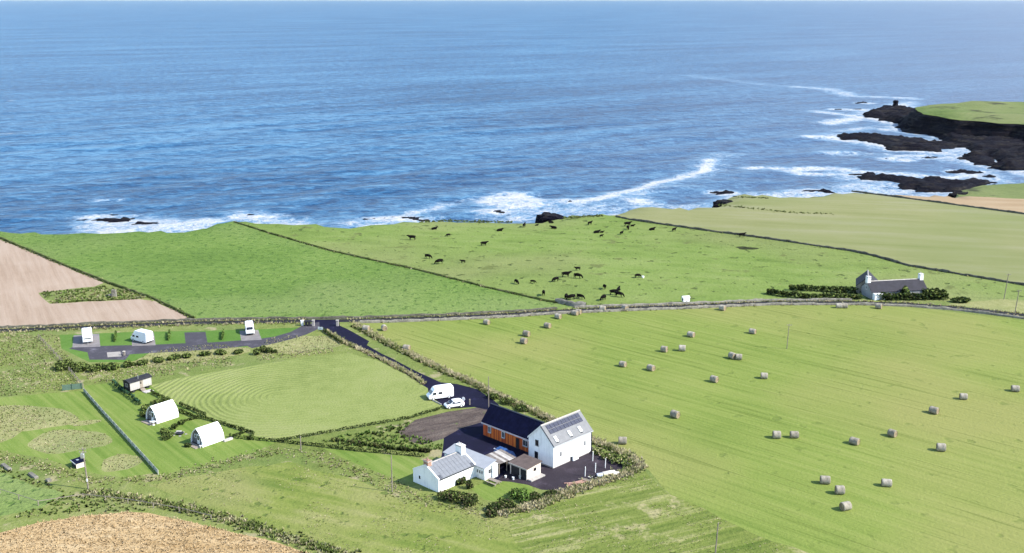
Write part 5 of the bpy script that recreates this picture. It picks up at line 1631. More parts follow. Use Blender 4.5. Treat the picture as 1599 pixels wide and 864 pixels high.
campervan(at(222, 533), math.radians(180 - 32), 'white coachbuilt motorhome with stepped nose on a campsite pitch', L=5.6, W=2.25, H=2.8, name='motorhome', cat='motorhome')
campervan(at(390, 519.5), math.radians(-74), 'white camper van facing the campsite way near the entrance', L=5.0, W=2.05, H=2.4)

# ------------------------------------------------------------------ poles and posts
def pole(px, py, top_py, label, arm=True, box=False, r=.12, lean=0.0, n_arm=1):
    b = at(px, py)
    lo, hi = 0.0, 15.0
    for _ in range(40):           # height from the photographed top
        m_ = (lo + hi) / 2
        v = Vector((b.x, b.y, b.z + m_)) - Vector((0, 0, CAM_H))
        yy = 432 - FPX * (v.y * SP + v.z * CP) / (v.y * CP - v.z * SP)
        if yy > top_py: lo = m_
        else: hi = m_
    H = lo
    t = thing('utility_pole', b, 0, label, 'pole')
    m = MB(); m.tube((0, 0, -.4), (lean, 0, H), r, r * .7, 10); m.build('shaft', M['pole'], t)
    for k in range(n_arm if arm else 0):
        z = H - .25 - .5 * k
        MB().box(lean - .6, lean + .6, -.16, -.10, z - .05, z + .05).build('cross_arm', M['wood'], t)
        for x in (-.5, 0, .5):
            MB().tube((lean + x, -.13, z + .05), (lean + x, -.13, z + .22), .035, .025, 6).build('insulator', M['conc'], t)
    if box:
        MB().box(lean - .28, lean + .28, -.6, -.14, H - 1.7, H - .9).build('transformer', M['steel'], t, bevel=.04)
        for x in (-.16, 0, .16):
            MB().tube((lean + x, -.36, H - .9), (lean + x, -.36, H - .6), .03, .03, 6).build('bushing', M['conc'], t)
        MB().box(-.12, .12, -.2, -.1, 1.4, 1.9).build('notice_plate', M['frame'], t)
    return t
pole(763, 637, 588, 'tall thin pole beside the track at the end of the navy roof', arm=False, r=.10)
pole(612.5, 768, 711, 'bare wooden pole in the bank left of the cottage', arm=False, r=.11)
pole(470, 703, 681, 'short pale post at the bend of the long hedge', arm=False, r=.12)
pole(138, 764, 699, 'transformer pole standing behind the small dark roofed shed', box=True, n_arm=2, r=.14, lean=-.25)
pole(1116, 873, 817, 'dark pole in the meadow below the hay field', arm=False, r=.12, lean=.25)
pole(1228.5, 545, 506, 'thin pole standing alone in the bale field', arm=True, r=.10, lean=.2)
pole(1567.5, 467.5, 427.5, 'tall thin pole beyond the road on the cattle pasture side', r=.12, lean=.5)
pole(1584.5, 490, 453, 'tall thin pole at the roadside by the pale paddock', r=.12, lean=.4)
for i, (a, b, tp) in enumerate([(925.5, 720, 704), (945, 731, 712.5), (929.5, 738, 721), (913.5, 744, 727.5)]):
    q = at(a, b)
    m = MB(); m.box(-.055, .055, -.055, .055, -.3, 1.75)
    o = m.build('yard_post', M['frame'], None, bevel=.012)
    o.location = q
    o.rotation_euler = (0, math.radians(2.0), A45)
    tag(o, ('white post in the yard closest to the house corner', 'white post in the yard closest to the green bank bushes', 'white post in the yard in front of the grey drum', 'white post in the yard in front of the heap of boards')[i], 'post', 'white posts in the stone yard')
q = at(733.5, 632)
o = MB().box(-.13, .13, -.13, .13, -.2, 1.15).build('gate_post', M['wood'], None, bevel=.02)
o.location = q
tag(o, 'wooden post with pale top on the asphalt beside the white car', 'post')
# white satellite-dish-like disc on a stand by the car: a round white sign
t = thing('round_sign', at(724, 631.5), math.radians(-30), 'white round topped board standing between the car and the wooden post', 'sign')
MB().tube((0, 0, -.1), (0, 0, .9), .04, .04, 8).build('stand', M['steel'], t)
m = MB(); m.prism_y([(.36 * math.cos(k * math.pi / 8), 1.15 + .42 * math.sin(k * math.pi / 8)) for k in range(16)], -.09, -.04); m.build('board', M['frame'], t, bevel=.01)

# ------------------------------------------------------------------ fences
def fence(pxs, h, label, step=2.4, rails=3, mat='palewood', board=False, name='fence', cap=True):
    c = [at(a, b, 0).xy for a, b in pxs]
    pts = resample(c, step)
    p0 = at(*pxs[0])
    t = thing(name, p0, 0, label, 'fence')
    post = None
    for i, p in enumerate(pts):
        if post is None:
            post = MB().box(-.06, .06, -.06, .06, -.3, h + .08).build('post', M[mat], t)
            o = post
        else:
            o = post.copy(); COL.objects.link(o)
        o.location = (p[0] - p0.x, p[1] - p0.y, gz(*p) - p0.z)
    for a, b in zip(pts[:-1], pts[1:]):
        d = Vector((b[0] - a[0], b[1] - a[1], 0)); L = d.length; d.normalize()
        n_ = Vector((-d.y, d.x, 0))
        mid = Vector(((a[0] + b[0]) / 2 - p0.x, (a[1] + b[1]) / 2 - p0.y, (gz(*a) + gz(*b)) / 2 - p0.z))
        for k in range(rails):
            z = h * (k + 1) / rails - .06 if not board else h * (k + .5) / rails
            hz = .05 if not board else h / rails * .47
            o = MB().obox((0, 0, 0), d * L / 2, n_ * .018, Vector((0, 0, hz))).build('rail' if not board else 'board', M[mat], t)
            o.location = mid + Vector((0, 0, z)) + n_ * (.08 if not board else .079)
    return t
M['fenceboard'] = plain('pale_fence_board', (.42, .43, .36), rough=.85, var=.25, scale=1.5, bump=.006)
M['teal'] = plain('green_windbreak_mesh', (.10, .16, .12), rough=.8, var=.25, scale=1.5)
fence([(131, 612), (160, 645), (200, 689), (247, 741)], .8, 'long low board fence between the two mown lawns', board=True, rails=4, mat='fenceboard')
fence([(98, 610), (128, 607)], 1.2, 'green boarded windbreak panel at the corner of the garden lawn', board=True, rails=4, mat='teal', step=1.5)
fence([(60, 528), (84, 553), (108, 580), (130, 606)], .9, 'grey post and rail fence across the rough ground', rails=2, mat='wood')
fence([(0, 770), (60, 789), (130, 778), (200, 786), (280, 800), (330, 812)], .8, 'thin post and rail fence in the weeds above the barley', rails=1, mat='wood', step=3.5)

# ------------------------------------------------------------------ yard clutter, furniture, small things
PT = at(771, 756)
t = thing('picnic_table', PT, math.radians(-42), 'weathered wooden picnic bench table on the lawn by the annexe', 'table')
for i in range(5):
    MB().box(-1.1, 1.1, -.42 + i * .17, -.42 + i * .17 + .15, .70, .74).build('top_board', M['wood'], t)
for s in (-1, 1):
    MB().box(-1.1, 1.1, s * .72 - .13, s * .72 + .13, .42, .46).build('seat', M['wood'], t)
    for x in (-.8, .8):
        m = MB(); m.obox((x, s * .42, .35), (.04, 0, 0), (0, .05, 0), (0, -s * .22, .36)); m.build('leg', M['wood'], t)
for x in (-.8, .8):
    MB().box(x - .04, x + .04, -.8, .8, .34, .415).build('bearer', M['wood'], t)

def plank_pile(px, py, rz, n, L, label, mat, name='timber_pile'):
    t = thing(name, at(px, py), rz, label, 'timber')
    r = random.Random(px)
    for i in range(n):
        lay = i // 4
        m = MB(); m.obox((0, 0, 0), (L * r.uniform(.32, .5), 0, 0), (0, .07, 0), (0, 0, .03))
        o = m.build('plank', M[mat], t)
        o.location = (r.uniform(-.3, .3), (i % 4) * .19 - .3 + r.uniform(-.04, .04), .04 + lay * .065)
        o.rotation_euler = (0, 0, r.uniform(-.18, .18))
    return t
M['pinkwood'] = plain('fresh_sawn_boards', (.42, .25, .19), rough=.8, var=.3, scale=1.5)
plank_pile(900, 755, math.radians(20), 14, 3.6, 'heap of reddish boards at the edge of the stone yard', 'pinkwood')
plank_pile(917, 750.5, math.radians(-30), 9, 2.8, 'small heap of brown boards leaning by the wheelbarrow', 'wood')
t = thing('water_drum', at(936, 745.5), math.radians(20), 'pale grey plastic drum lying in the yard', 'drum')
m = MB(); m.tube((-.5, 0, .38), (.5, 0, .38), .38, .38, 16); m.build('barrel', M['greyplastic'], t, bevel=.03)
for x in (-.2, .2):
    m = MB(); m.tube((x - .03, 0, .38), (x + .03, 0, .38), .4, .4, 16); m.build('hoop', M['greyplastic'], t)
t = thing('wheelbarrow', at(927, 748.5), math.radians(25), 'dark wheelbarrow beside the grey drum', 'wheelbarrow')
m = MB(); m.add([(-.35, -.22, .35), (.3, -.18, .35), (.3, .18, .35), (-.35, .22, .35), (-.5, -.33, .62), (.5, -.28, .62), (.5, .28, .62), (-.5, .33, .62)], [(0, 3, 2, 1), (0, 1, 5, 4), (1, 2, 6, 5), (2, 3, 7, 6), (3, 0, 4, 7)]); m.build('tray', M['dark'], t)
MB().tube((.62, -.05, .18), (.62, .05, .18), .18, .18, 14).build('wheel', M['rubber'], t)
for s in (-1, 1):
    MB().tube((.62, s * .08, .2), (-.95, s * .26, .55), .02, .02, 6).build('handle', M['steel'], t)
    MB().tube((-.3, s * .2, .0), (-.25, s * .2, .36), .02, .02, 6).build('leg', M['steel'], t)
def soft_cover(px, py, rz, L, W, H, label, mat, name, cat, seed):
    """sheet draped over a load"""
    rng = np.random.default_rng(seed)
    nx, ny = 26, 12
    X, Y = np.meshgrid(np.linspace(-L / 2, L / 2, nx), np.linspace(-W / 2, W / 2, ny))
    u, v = np.abs(X) / (L / 2), np.abs(Y) / (W / 2)
    Z = H * np.clip(1.25 - np.maximum(u ** 5, v ** 3) * 1.25, 0, 1) * (.75 + .45 * fbm(X * 1.1 + seed, Y * 1.4, seed, 3)) + .02
    X = X + (fbm(X * 2, Y * 2, seed + 3, 2) - .5) * .15
    idx = np.arange(X.size).reshape(X.shape)
    F = np.stack([idx[:-1, :-1], idx[:-1, 1:], idx[1:, 1:], idx[1:, :-1]], -1).reshape(-1, 4)
    o = link_mesh(name, np_mesh(name, np.column_stack([X.ravel(), Y.ravel(), Z.ravel()]), F, smooth=True), M[mat])
    o.location = at(px, py)
    o.rotation_euler = (0, 0, rz)
    return tag(o, label, cat)
M['creamsheet'] = plain('cream_sheet', (.58, .52, .45), rough=.8, var=.15, scale=1.5, bump=.02)
soft_cover(951, 741, math.radians(22), 2.9, 1.0, .55, 'long cream sheet covering a low stack at the yard edge', 'creamsheet', 'covered_stack', 'cover', 4)
soft_cover(962, 741, math.radians(15), 1.4, .8, .4, 'pale bag like bundle near the bank of the yard', 'creamsheet', 'covered_bundle', 'cover', 9)
soft_cover(788, 714, math.radians(-40), 4.4, 1.7, 1.5, 'blue tarpaulin over a long load beside the timber wing', 'blue', 'tarpaulin', 'tarpaulin', 6)
o = MB().obox((0, 0, 0), (2.1, 0, 0), (0, .14, 0), (0, 0, .06)).build('pale_strip', M['greyplastic'], None, bevel=.02)  # pale strip for the light edge of the blue cover
o.location = at(785, 715.5) + Vector((0, 0, 1.12)); o.rotation_euler = (0, .05, math.radians(-42))
tag(o, 'pale strip along the edge of the blue tarpaulin', 'board')
def bucket(px, py, r, h, label, mat='frame', name='bucket'):
    t = thing(name, at(px, py), 0, label, 'bucket')
    m = MB(); m.tube((0, 0, 0), (0, 0, h), r * .85, r, 12); m.build('tub', M[mat], t)
    m = MB(); m.tube((0, 0, h - .04), (0, 0, h + .01), r * 1.06, r * 1.06, 12); m.build('rim', M[mat], t)
bucket(789.5, 746, .2, .35, 'white bucket lying in the dark corner below the old lean-to')
bucket(801.5, 749, .22, .45, 'tall white tub beside the door of the cream shed')
bucket(812, 747.5, .2, .6, 'pale cask by the corner of the cream shed', 'creamsheet', 'cask')
t = thing('fire_pit', at(281, 678), 0, 'dark fire pit with pale slabs between the bushes', 'fire pit')
m = MB(); m.tube((0, 0, -.05), (0, 0, .28), .55, .7, 16); m.build('bowl', M['dark'], t)
MB().box(-.9, .1, .5, 1.0, 0, .3).build('bench', M['palewood'], t, bevel=.02)
for k in range(5):
    a = k * 1.25
    MB().box(-.2, .2, -.15, .15, 0, .09).build('slab', M['conc'], t).location = (math.cos(a) * 1.15, math.sin(a) * 1.0 - .1, 0)
for nm, px_, py_, lb in (('patio_chair', 236, 661, 'white chair at the doorway of the hedged domed hut'), ('patio_chair', 314, 699.5, 'white chair by the doorway of the domed hut with the fire pit')):
    t = thing(nm, at(px_, py_), math.radians(220), lb, 'chair')
    MB().box(-.25, .25, -.25, .25, .40, .45).build('seat', M['frame'], t)
    m = MB(); m.obox((-.27, 0, .72), (.02, 0, 0), (0, .25, 0), (-.06, 0, .3)); m.build('backrest', M['frame'], t)
    for x in (-.22, .22):
        for y in (-.22, .22):
            MB().box(x - .025, x + .025, y - .025, y + .025, 0, .4).build('leg', M['frame'], t)
t = thing('patio_table', at(240, 664), .4, 'round white table outside the hedged domed hut', 'table')
MB().tube((0, 0, .68), (0, 0, .73), .45, .45, 16).build('table_top', M['frame'], t)
MB().tube((0, 0, .02), (0, 0, .69), .04, .04, 8).build('stem', M['frame'], t)
MB().tube((0, 0, 0), (0, 0, .04), .25, .25, 12).build('foot', M['frame'], t)
o = MB().box(-.9, .9, -.3, .3, 0, .35).build('deck_bench', M['palewood'], None, bevel=.02); o.location = at(356, 688); o.rotation_euler = (0, 0, math.radians(48)); tag(o, 'pale bench at the back corner of the domed hut on the open lawn', 'bench')
# entrance to the campsite: pillars, bins, signs
for i, (a, b, lb) in enumerate([(489.5, 509, 'grey gate pillar where the campsite way meets the track'), (527, 509, 'grey gate pillar at the hay field side of the track')]):
    t = thing('gate_pillar', at(a, b), 0, lb, 'pillar')
    MB().box(-.28, .28, -.28, .28, -.2, 1.35).build('shaft', M['conc'], t, bevel=.03)
    MB().box(-.36, .36, -.36, .36, 1.35, 1.5).build('cap', M['conc'], t, bevel=.03)
for i, (a, b, mm, lb) in enumerate([(472, 508.5, 'frame', 'white bin with lid in the bin store by the campsite entrance'), (478, 509, 'dark', 'black bin standing in the middle of the bin store'), (483, 509, 'dark', 'black bin beside the grey gate pillar')]):
    t = thing('wheeled_bin', at(a, b), .2, lb, 'bin')
    m = MB(); m.add([(-.28, -.34, .05), (.28, -.34, .05), (.28, .3, .05), (-.28, .3, .05), (-.36, -.42, 1.2), (.36, -.42, 1.2), (.36, .4, 1.2), (-.36, .4, 1.2)], [(0, 3, 2, 1), (4, 5, 6, 7), (0, 1, 5, 4), (1, 2, 6, 5), (2, 3, 7, 6), (3, 0, 4, 7)]); m.build('tub', M[mm], t, bevel=.02)
    MB().box(-.39, .39, -.46, .44, 1.2, 1.3).build('lid', M[mm], t, bevel=.02)
    for x in (-.3, .3):
        MB().tube((x - .04, .32, .1), (x + .04, .32, .1), .1, .1, 10).build('wheel', M['rubber'], t)
t = thing('entrance_sign', at(500.5, 518), math.radians(-15), 'white sign board on two short posts at the tip of the verge', 'sign')
MB().box(-.65, .65, -.03, .03, .5, 1.15).build('board', M['frame'], t)
MB().box(-.3, .3, -.04, -.031, .7, .9).build('panel', M['greyframe'], t)
for x in (-.55, .55): MB().box(x - .04, x + .04, .031, .1, -.1, 1.1).build('post', M['wood'], t)
t = thing('service_post', at(194, 555), 0, 'short wooden service post beside the pale gravel bed', 'post')
MB().box(-.2, .2, -.2, .2, -.1, .9).build('shaft', M['wood'], t); MB().box(-.26, .26, -.26, .26, .9, .98).build('cap', M['creamsheet'], t)
# white feeder box in the cattle pasture, white tub, stone ruin, slabs
t = thing('cattle_feeder', at(1070.5, 473.2), math.radians(12), 'white box shaped cattle feeder at the pasture wall', 'feeder')
MB().box(-.9, .9, -.7, .7, .45, 1.55).build('body', M['shell'], t, bevel=.05)
MB().prism_x([(-.8, 1.55), (.8, 1.55), (0, 1.95)], -1.0, 1.0).build('roof', M['shell'], t)
MB().box(-.91, -.88, -.4, .4, .6, 1.3).build('hatch', M['dark'], t)
for s in (-1, 1): wheel(t, 0, s * .72, .3)
MB().tube((.9, 0, .45), (2.1, 0, .45), .05, .05, 6).build('tow_bar', M['dark'], t)
bucket(1004, 434, .38, .5, 'white tub on the grass of the cattle pasture', 'shell', 'lick_tub')
t = thing('stone_pillar', at(178.5, 463), .2, 'ruined square stone stump in the notch of the stubble field', 'ruin')
m = MB(); m.add([(-.7, -.7, -.2), (.7, -.7, -.2), (.7, .7, -.2), (-.7, .7, -.2), (-.6, -.55, 1.9), (.5, -.6, 2.2), (.55, .5, 1.7), (-.5, .6, 2.0)], [(0, 3, 2, 1), (4, 5, 6, 7), (0, 1, 5, 4), (1, 2, 6, 5), (2, 3, 7, 6), (3, 0, 4, 7)]); m.build('masonry', M['stone'], t, bevel=.08)
MB().box(-1.6, -.6, -.5, .5, -.1, .7).build('rubble', M['stone'], t, bevel=.15)
for i, (a, b, L, lb) in enumerate([(10, 731, 3.2, 'pale concrete slab end by the garden bank'), (52, 744.5, 2.7, 'longest pale concrete slab lying along the weedy bank'), (76, 751.5, .9, 'short pale concrete slab near the transformer pole')]):
    o = MB().box(-L / 2, L / 2, -.35, .35, -.1, .4).build('concrete_slab', M['stone'], None, bevel=.05)
    o.location = at(a, b); o.rotation_euler = (0, 0, math.radians(-44)); tag(o, lb, 'slab')
o = MB().box(-1.6, 1.6, -.06, .06, -.05, .25).build('parking_sleeper', M['palewood'], None, bevel=.02)
o.location = at(682, 629); o.rotation_euler = (0, 0, math.radians(-52)); tag(o, 'pale timber sleeper edging the parking place at the lawn', 'sleeper')
# ------------------------------------------------------------------ round bales
def bale_mat():
    m, nt, b = new_mat('weathered_straw_bale')
    n = NT(nt)
    oi = nt.nodes.new('ShaderNodeObjectInfo')
    fib = n.noise(1.0, 4, .65, src=n.map(scale=(9, 2.2, 2.2)))
    bl = n.noise(1.6, 3, .5)
    k = n.math('ADD', n.math('ADD', n.math('MULTIPLY', fib, .5), n.math('MULTIPLY', bl, .35)), n.math('MULTIPLY', oi.outputs['Random'], .15))
    n.link(n.ramp(k, [(.36, (.16, .14, .105)), (.52, (.28, .25, .20)), (.68, (.40, .37, .31))]), b.inputs['Base Color'])
    b.inputs['Roughness'].default_value = .95
    b.inputs['Specular IOR Level'].default_value = .1
    n.link(n.bump(fib, .05), b.inputs['Normal'])
    return m
M['bale'] = bale_mat()
M['baleend'] = grass_mat('bale_end', [(.12, .09, .055), (.23, .18, .115), (.32, .26, .17)], big=1.2, mid=3.0, fine=9.0, bump=.05)
def make_bale():
    t = bpy.data.objects.new('straw_bale', None)
    COL.objects.link(t)
    R, W, n = .70, 1.5, 28
    rng = np.random.default_rng(2)
    wob = 1 + .02 * rng.normal(size=n)
    rings = []
    for x, k in ((-W / 2, .90), (-W / 2 + .05, .97), (-W / 2 + .2, 1), (-.25, 1.012), (-.2, .995), (0, 1.01), (.25, .995), (.3, 1.012), (W / 2 - .2, 1), (W / 2 - .05, .97), (W / 2, .90)):
        rings.append([(x, R * k * wob[i] * math.cos(2 * math.pi * i / n), .64 + R * k * wob[i] * math.sin(2 * math.pi * i / n) * (.97 if math.sin(2 * math.pi * i / n) < 0 else 1)) for i in range(n)])
    rings = [[(a, b, max(c, .0)) for a, b, c in r] for r in rings]
    MB().rings(rings, cap=False).build('roll', M['bale'], t, smooth=True)
    for s in (-1, 1):
        m = MB()
        V = [(s * (W / 2 - .03), 0, .64)]
        rr = [.14, .3, .46, .55, .64]
        for j, r in enumerate(rr):
            for i in range(n):
                V.append((s * (W / 2 - (.0 if j % 2 else .035)), r * wob[i] * math.cos(2 * math.pi * i / n), max(0, .64 + r * wob[i] * math.sin(2 * math.pi * i / n))))
        F = [(0, 1 + i, 1 + (i + 1) % n) for i in range(n)]
        for j in range(len(rr) - 1):
            F += [(1 + j * n + i, 1 + (j + 1) * n + i, 1 + (j + 1) * n + (i + 1) % n, 1 + j * n + (i + 1) % n) for i in range(n)]
        m.add(V, F)
        m.build('end_face', M['baleend'], t)
    return t
BALES = [  # px, base py, turn of the axis (deg), label
 (972, 694.5, -6, 'round straw bale nearest to the yard corner and its hedge'), (1054, 653.5, -48, 'lone straw bale between the yard corner and the thin field pole'), (1212.5, 685.5, -4, 'straw bale on the pole side of two bales lying end to end'), (1240, 685, -4, 'straw bale on the far side of two bales lying end to end'),
 (1334, 695, -42, 'first straw bale past the end to end pair, going away from the farm'), (1393, 683, -50, 'second straw bale past the end to end pair, going away from the farm'), (1469, 705.5, -12, 'third straw bale past the end to end pair, going away from the farm'), (1458, 647, -45, 'first straw bale of the slanting line of three running towards the pale paddock'), (1504, 625, -10, 'middle straw bale of the slanting line of three running towards the pale paddock'), (1585, 612.5, -14, 'last straw bale of the slanting line of three, farthest from the farm'),
 (1288, 756.5, -8, 'straw bale at the farm end of a row of three near the meadow'), (1311, 772.5, -3, 'middle straw bale of a row of three near the meadow'), (1320, 797.5, 20, 'straw bale with its dark end showing, closest to the meadow'), (1384, 760.5, -10, 'straw bale lying apart beside the row of three near the meadow'),
 (1193, 592.5, -8, 'straw bale between the thin field pole and the end to end pair'), (1115, 598, -46, 'straw bale with its round end showing, below the touching pair'), (1143.5, 561.5, -62, 'straw bale touching its neighbour, end facing the meadow'), (1153.5, 563, -12, 'straw bale touching its neighbour, side facing the meadow'), (1175, 522.5, -36, 'straw bale beside the thin field pole on its road side'), (1079, 527.5, -38, 'straw bale between the gapped pair and the roadside wall'),
 (1037, 551, -34, 'farm side bale of two lying a few metres apart'), (1065, 549.5, -10, 'pole side bale of two lying a few metres apart'), (1016.5, 580, -50, 'straw bale below the gapped pair with its round end showing'), (972.5, 574, -36, 'straw bale below the gapped pair on the track side'), (855, 513.5, -36, 'straw bale just above two that lie one behind the other'), (822, 526.5, -36, 'road side bale of two lying close one behind the other'), (818, 538, -40, 'track side bale of two lying close one behind the other'),
 (871.5, 499, -40, 'straw bale just in front of the twin bales at the roadside wall'), (898, 493.5, -40, 'straw bale touching another beside the pale roadside wall'), (903, 492, -30, 'straw bale behind its twin beside the pale roadside wall'), (941, 487.5, -20, 'straw bale under the roadside wall, first past the twin bales'), (976, 486, -60, 'straw bale under the roadside wall, second past the twin bales'), (760, 508, -36, 'single straw bale by the road opposite the green pasture'), (635, 548, -20, 'straw bale near the straw coloured verge of the track'), (572, 518, -20, 'pale straw bale in the field corner by the gate pillar'), (600, 517.5, -70, 'dark straw bale in the field corner by the gate pillar'),
 (1128, 486, -40, 'straw bale under the roadside wall, between the cattle feeder and the far croft'), (1310, 482.5, -10, 'feeder side bale of two end to end in front of the far croft hedge'), (1319, 482.5, -10, 'croft side bale of two end to end in front of the far croft hedge'), (1372, 483.5, -34, 'single straw bale opposite the porch of the far croft')]
b0 = make_bale()
for i, (a, b, r, lb) in enumerate(BALES):
    o = b0 if i == 0 else copy_tree(b0)
    o.location = at(a, b - 1.5) + Vector((0, 0, -.02))
    o.rotation_euler = (0, 0, math.radians(r))
    o.scale = (1.0 + .07 * math.sin(i * 2.1), 1.0 + .06 * math.sin(i * 3.7), 1.0 + .07 * math.sin(i * 1.3) - .03)
    tag(o, lb, 'bale', 'straw bales in the hay field')

# ------------------------------------------------------------------ cattle
def hide_mat():
    m, nt, b = new_mat('black_hide')
    n = NT(nt)
    k = n.noise(3.0, 3, .6)
    n.link(n.ramp(k, [(.35, (.003, .0028, .0028)), (.65, (.008, .007, .0065))]), b.inputs['Base Color'])
    b.inputs['Roughness'].default_value = .9
    b.inputs['Specular IOR Level'].default_value = .05
    return m
M['hide'] = hide_mat()
def cow_mesh(pose):
    V, E, R = [], [], []
    def chain(pts, root=None):
        prev = root
        for x, y, z, r in pts:
            V.append((x, y, z)); R.append(r)
            if prev is not None: E.append((prev, len(V) - 1))
            prev = len(V) - 1
        return prev
    lie = pose == 'lying'
    dz = -.62 if lie else 0
    chain([(-.72, 0, 1.08 + dz, (.30, .33)), (-.3, 0, 1.04 + dz, (.36, .38)), (.15, 0, 1.02 + dz, (.37, .39)), (.58, 0, 1.06 + dz, (.31, .36))])
    if pose == 'grazing':
        neck = [(.92, 0, .98, (.17, .24)), (1.15, 0, .66, (.13, .17)), (1.28, 0, .42, (.14, .15)), (1.42, .0, .14, (.085, .085))]
    elif lie:
        neck = [(.9, .05, .68, (.18, .24)), (1.1, .12, .85, (.14, .16)), (1.28, .18, .86, (.13, .14)), (1.52, .26, .74, (.085, .085))]
    else:
        neck = [(.95, 0, 1.22, (.18, .25)), (1.2, 0, 1.42, (.14, .16)), (1.36, 0, 1.42, (.13, .14)), (1.62, 0, 1.26, (.085, .085))]
    chain(neck, 3)
    hd = len(V) - 2
    for s in (-1, 1):
        h = V[hd]
        chain([(h[0] - .06, h[1] + s * .17, h[2] + .06, (.05, .03)), (h[0] - .08, h[1] + s * .28, h[2] + .04, (.035, .02))], hd)
    for s in (-1, 1):
        if lie:
            chain([(-.72, s * .30, .28, (.20, .18)), (-.35, s * .48, .16, (.11, .11)), (-.75, s * .52, .08, (.06, .06)), (-.45, s * .55, .05, (.055, .05))], 0)
            chain([(.52, s * .26, .24, (.15, .15)), (.80, s * .32, .12, (.08, .08)), (.60, s * .36, .06, (.055, .055))], 3)
        else:
            k = .10 * s
            chain([(-.74, s * .21, .84, (.17, .19)), (-.58 + k, s * .23, .66, (.11, .13)), (-.84 + k, s * .23, .44, (.06, .07)), (-.78 + k, s * .23, .10, (.05, .05)), (-.73 + k, s * .23, .02, (.06, .055))], 0)
            chain([(.56, s * .20, .80, (.14, .18)), (.54 - k, s * .21, .58, (.09, .10)), (.57 - k, s * .21, .34, (.06, .06)), (.55 - k, s * .21, .10, (.045, .045)), (.58 - k, s * .21, .02, (.06, .055))], 3)
    if not lie:
        chain([(-1.02, 0, 1.22, (.06, .06)), (-1.12, 0, .95, (.03, .03)), (-1.10, .02, .48, (.045, .045))], 0)
    me = bpy.data.meshes.new('cow_' + pose)
    me.from_pydata(V, E, [])
    o = bpy.data.objects.new('tmp', me)
    COL.objects.link(o)
    sk = o.modifiers.new('skin', 'SKIN')
    for i, r in enumerate(R):
        me.skin_vertices[0].data[i].radius = (r[0] * 1.22, r[1] * 1.22)
    me.skin_vertices[0].data[0].use_root = True
    sb = o.modifiers.new('sub', 'SUBSURF'); sb.levels = 1; sb.render_levels = 1
    dg = bpy.context.evaluated_depsgraph_get()
    m2 = bpy.data.meshes.new_from_object(o.evaluated_get(dg))
    bpy.data.objects.remove(o)
    for p in m2.polygons: p.use_smooth = True
    m2.name = 'cow_' + pose
    m2.materials.clear(); m2.materials.append(M['hide'])
    return m2
COWM = {p: cow_mesh(p) for p in ('standing', 'grazing', 'lying')}
S_, G_, L_ = 'standing', 'grazing', 'lying'
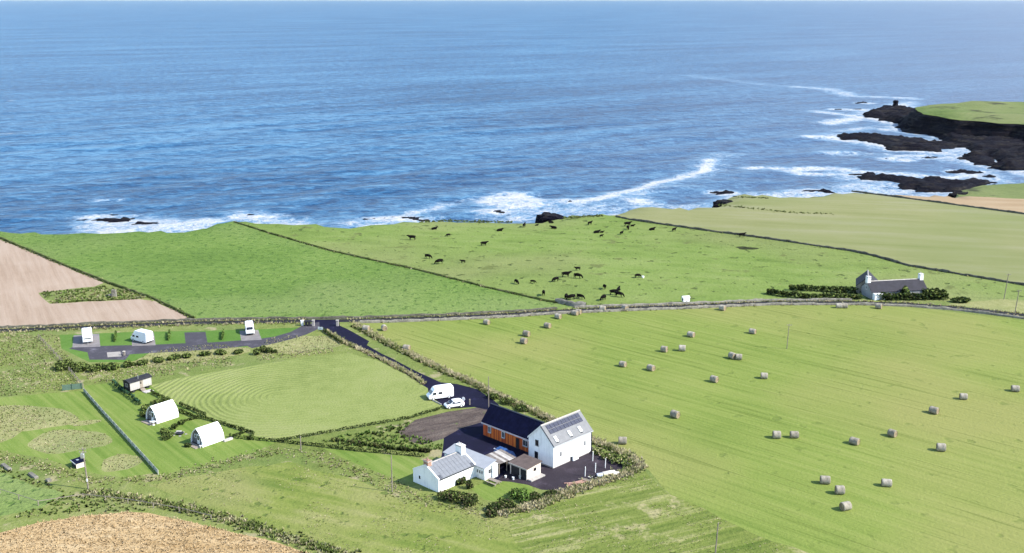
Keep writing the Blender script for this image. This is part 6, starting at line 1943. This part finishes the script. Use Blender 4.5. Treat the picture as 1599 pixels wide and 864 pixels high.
COWS = [  # px, feet py, heading deg, pose, size, where
 (643.5, 375, 182, S_, 1.12, ''), (678, 358.5, 20, L_, 1.0, ''), (700, 369.5, 200, G_, .7, ''), (755.5, 384, 5, S_, .98, ''), (780, 361, 15, L_, 1.05, ''), (818.5, 355, 75, S_, 1.0, ''), (838, 352.5, 10, L_, .6, ''),
 (860.5, 348.5, 190, L_, 1.0, ''), (865, 357, 175, L_, 1.1, ''), (668.5, 404, -25, G_, 1.0, ''), (686, 412.5, 205, G_, 1.1, ''), (723, 411, 180, S_, .68, ''), (806.5, 443.5, -60, G_, .9, ''), (832, 442.5, 0, G_, .68, ''),
 (848.8, 461.5, -88, S_, 1.0, 'w'), (867.5, 440, 215, G_, .95, ''), (883.5, 433, 4, S_, 1.12, ''), (902, 422.5, 195, S_, .75, ''), (902, 435, -18, G_, 1.08, ''), (884, 467.5, -100, S_, 1.05, 'w'), (892, 468.5, 205, G_, 1.08, 'w'),
 (906, 467, -30, G_, .95, 'w'), (944, 451.5, -80, S_, .9, ''), (958.5, 461, 2, S_, 1.1, 'h'), (965.5, 456.5, 70, S_, .95, 'h'), (966.5, 464, -20, G_, 1.05, 'h'), (942, 469, 230, G_, 1.0, 'w'), (995.5, 434, 25, G_, .85, 't'),
 (921, 351.5, 40, S_, .9, ''), (931.5, 364, 12, L_, 1.1, ''), (939.5, 363.5, 0, L_, .7, ''), (939, 370.5, 30, S_, .62, ''), (979.5, 353.5, 10, S_, 1.1, ''), (980.5, 358.5, -85, G_, 1.0, ''), (987.5, 353.5, 0, L_, .75, ''), (970.5, 366.5, 50, S_, .8, ''),
 (1018, 359.5, 20, L_, 1.05, 'b'), (1052.5, 361.5, 40, S_, .85, 'b'), (1158.5, 370.5, 15, S_, 1.0, 'b')]
for px_, py_, hd, po, sc, wh in COWS:
    calf = sc < .8
    o = link_mesh('calf' if calf else 'cow', COWM[po])
    o.location = at(px_, py_)
    o.rotation_euler = (0, 0, math.radians(hd))
    o.scale = (sc * 1.03,) * 3
    act = {S_: 'standing', G_: 'grazing with lowered head', L_: 'lying down'}[po]
    kind = 'small black calf' if calf else 'black cow'
    if wh: place = {'w': 'close to the stone heap by the roadside wall', 'h': 'in a tight cluster of three by the roadside wall', 't': 'beside the white tub', 'b': 'below the long dark stone wall'}[wh]
    elif px_ > 910 and py_ < 372: place = 'in the corner between cliff and stone wall'
    elif py_ < 359: place = 'near the rocky part of the cliff rim' if px_ > 790 else 'near the cliff rim above the turf dyke'
    elif px_ < 735: place = 'just above the turf dyke' if py_ > 400 else 'between cliff rim and turf dyke'
    elif py_ < 400: place = 'alone in the middle of the cattle pasture'
    else: place = 'close to the lower turf dyke' if px_ < 845 else 'in the loose herd above the roadside wall'
    if calf and po == L_: place = 'resting ' + place
    tag(o, f'{kind} {act} {place}', 'calf' if calf else 'cow', 'cattle in the pasture')
# ------------------------------------------------------------------ sea air
def haze_box():
    B = 95000.0
    mb = MB().box(-B, B, -4000, B, SEA_Z - 3, 92.0)
    m = bpy.data.materials.new('sea_haze')
    m.use_nodes = True
    nt = m.node_tree
    nt.nodes.clear()
    out = nt.nodes.new('ShaderNodeOutputMaterial')
    v = nt.nodes.new('ShaderNodeVolumePrincipled')
    v.inputs['Color'].default_value = (.90, .92, 1.0, 1)
    v.inputs['Density'].default_value = .000009
    v.inputs['Anisotropy'].default_value = .7
    nt.links.new(v.outputs[0], out.inputs['Volume'])
    o = mb.build('haze', m)
    tag(o, 'thin pale sea haze over the whole coast', 'haze', kind='stuff')
haze_box()
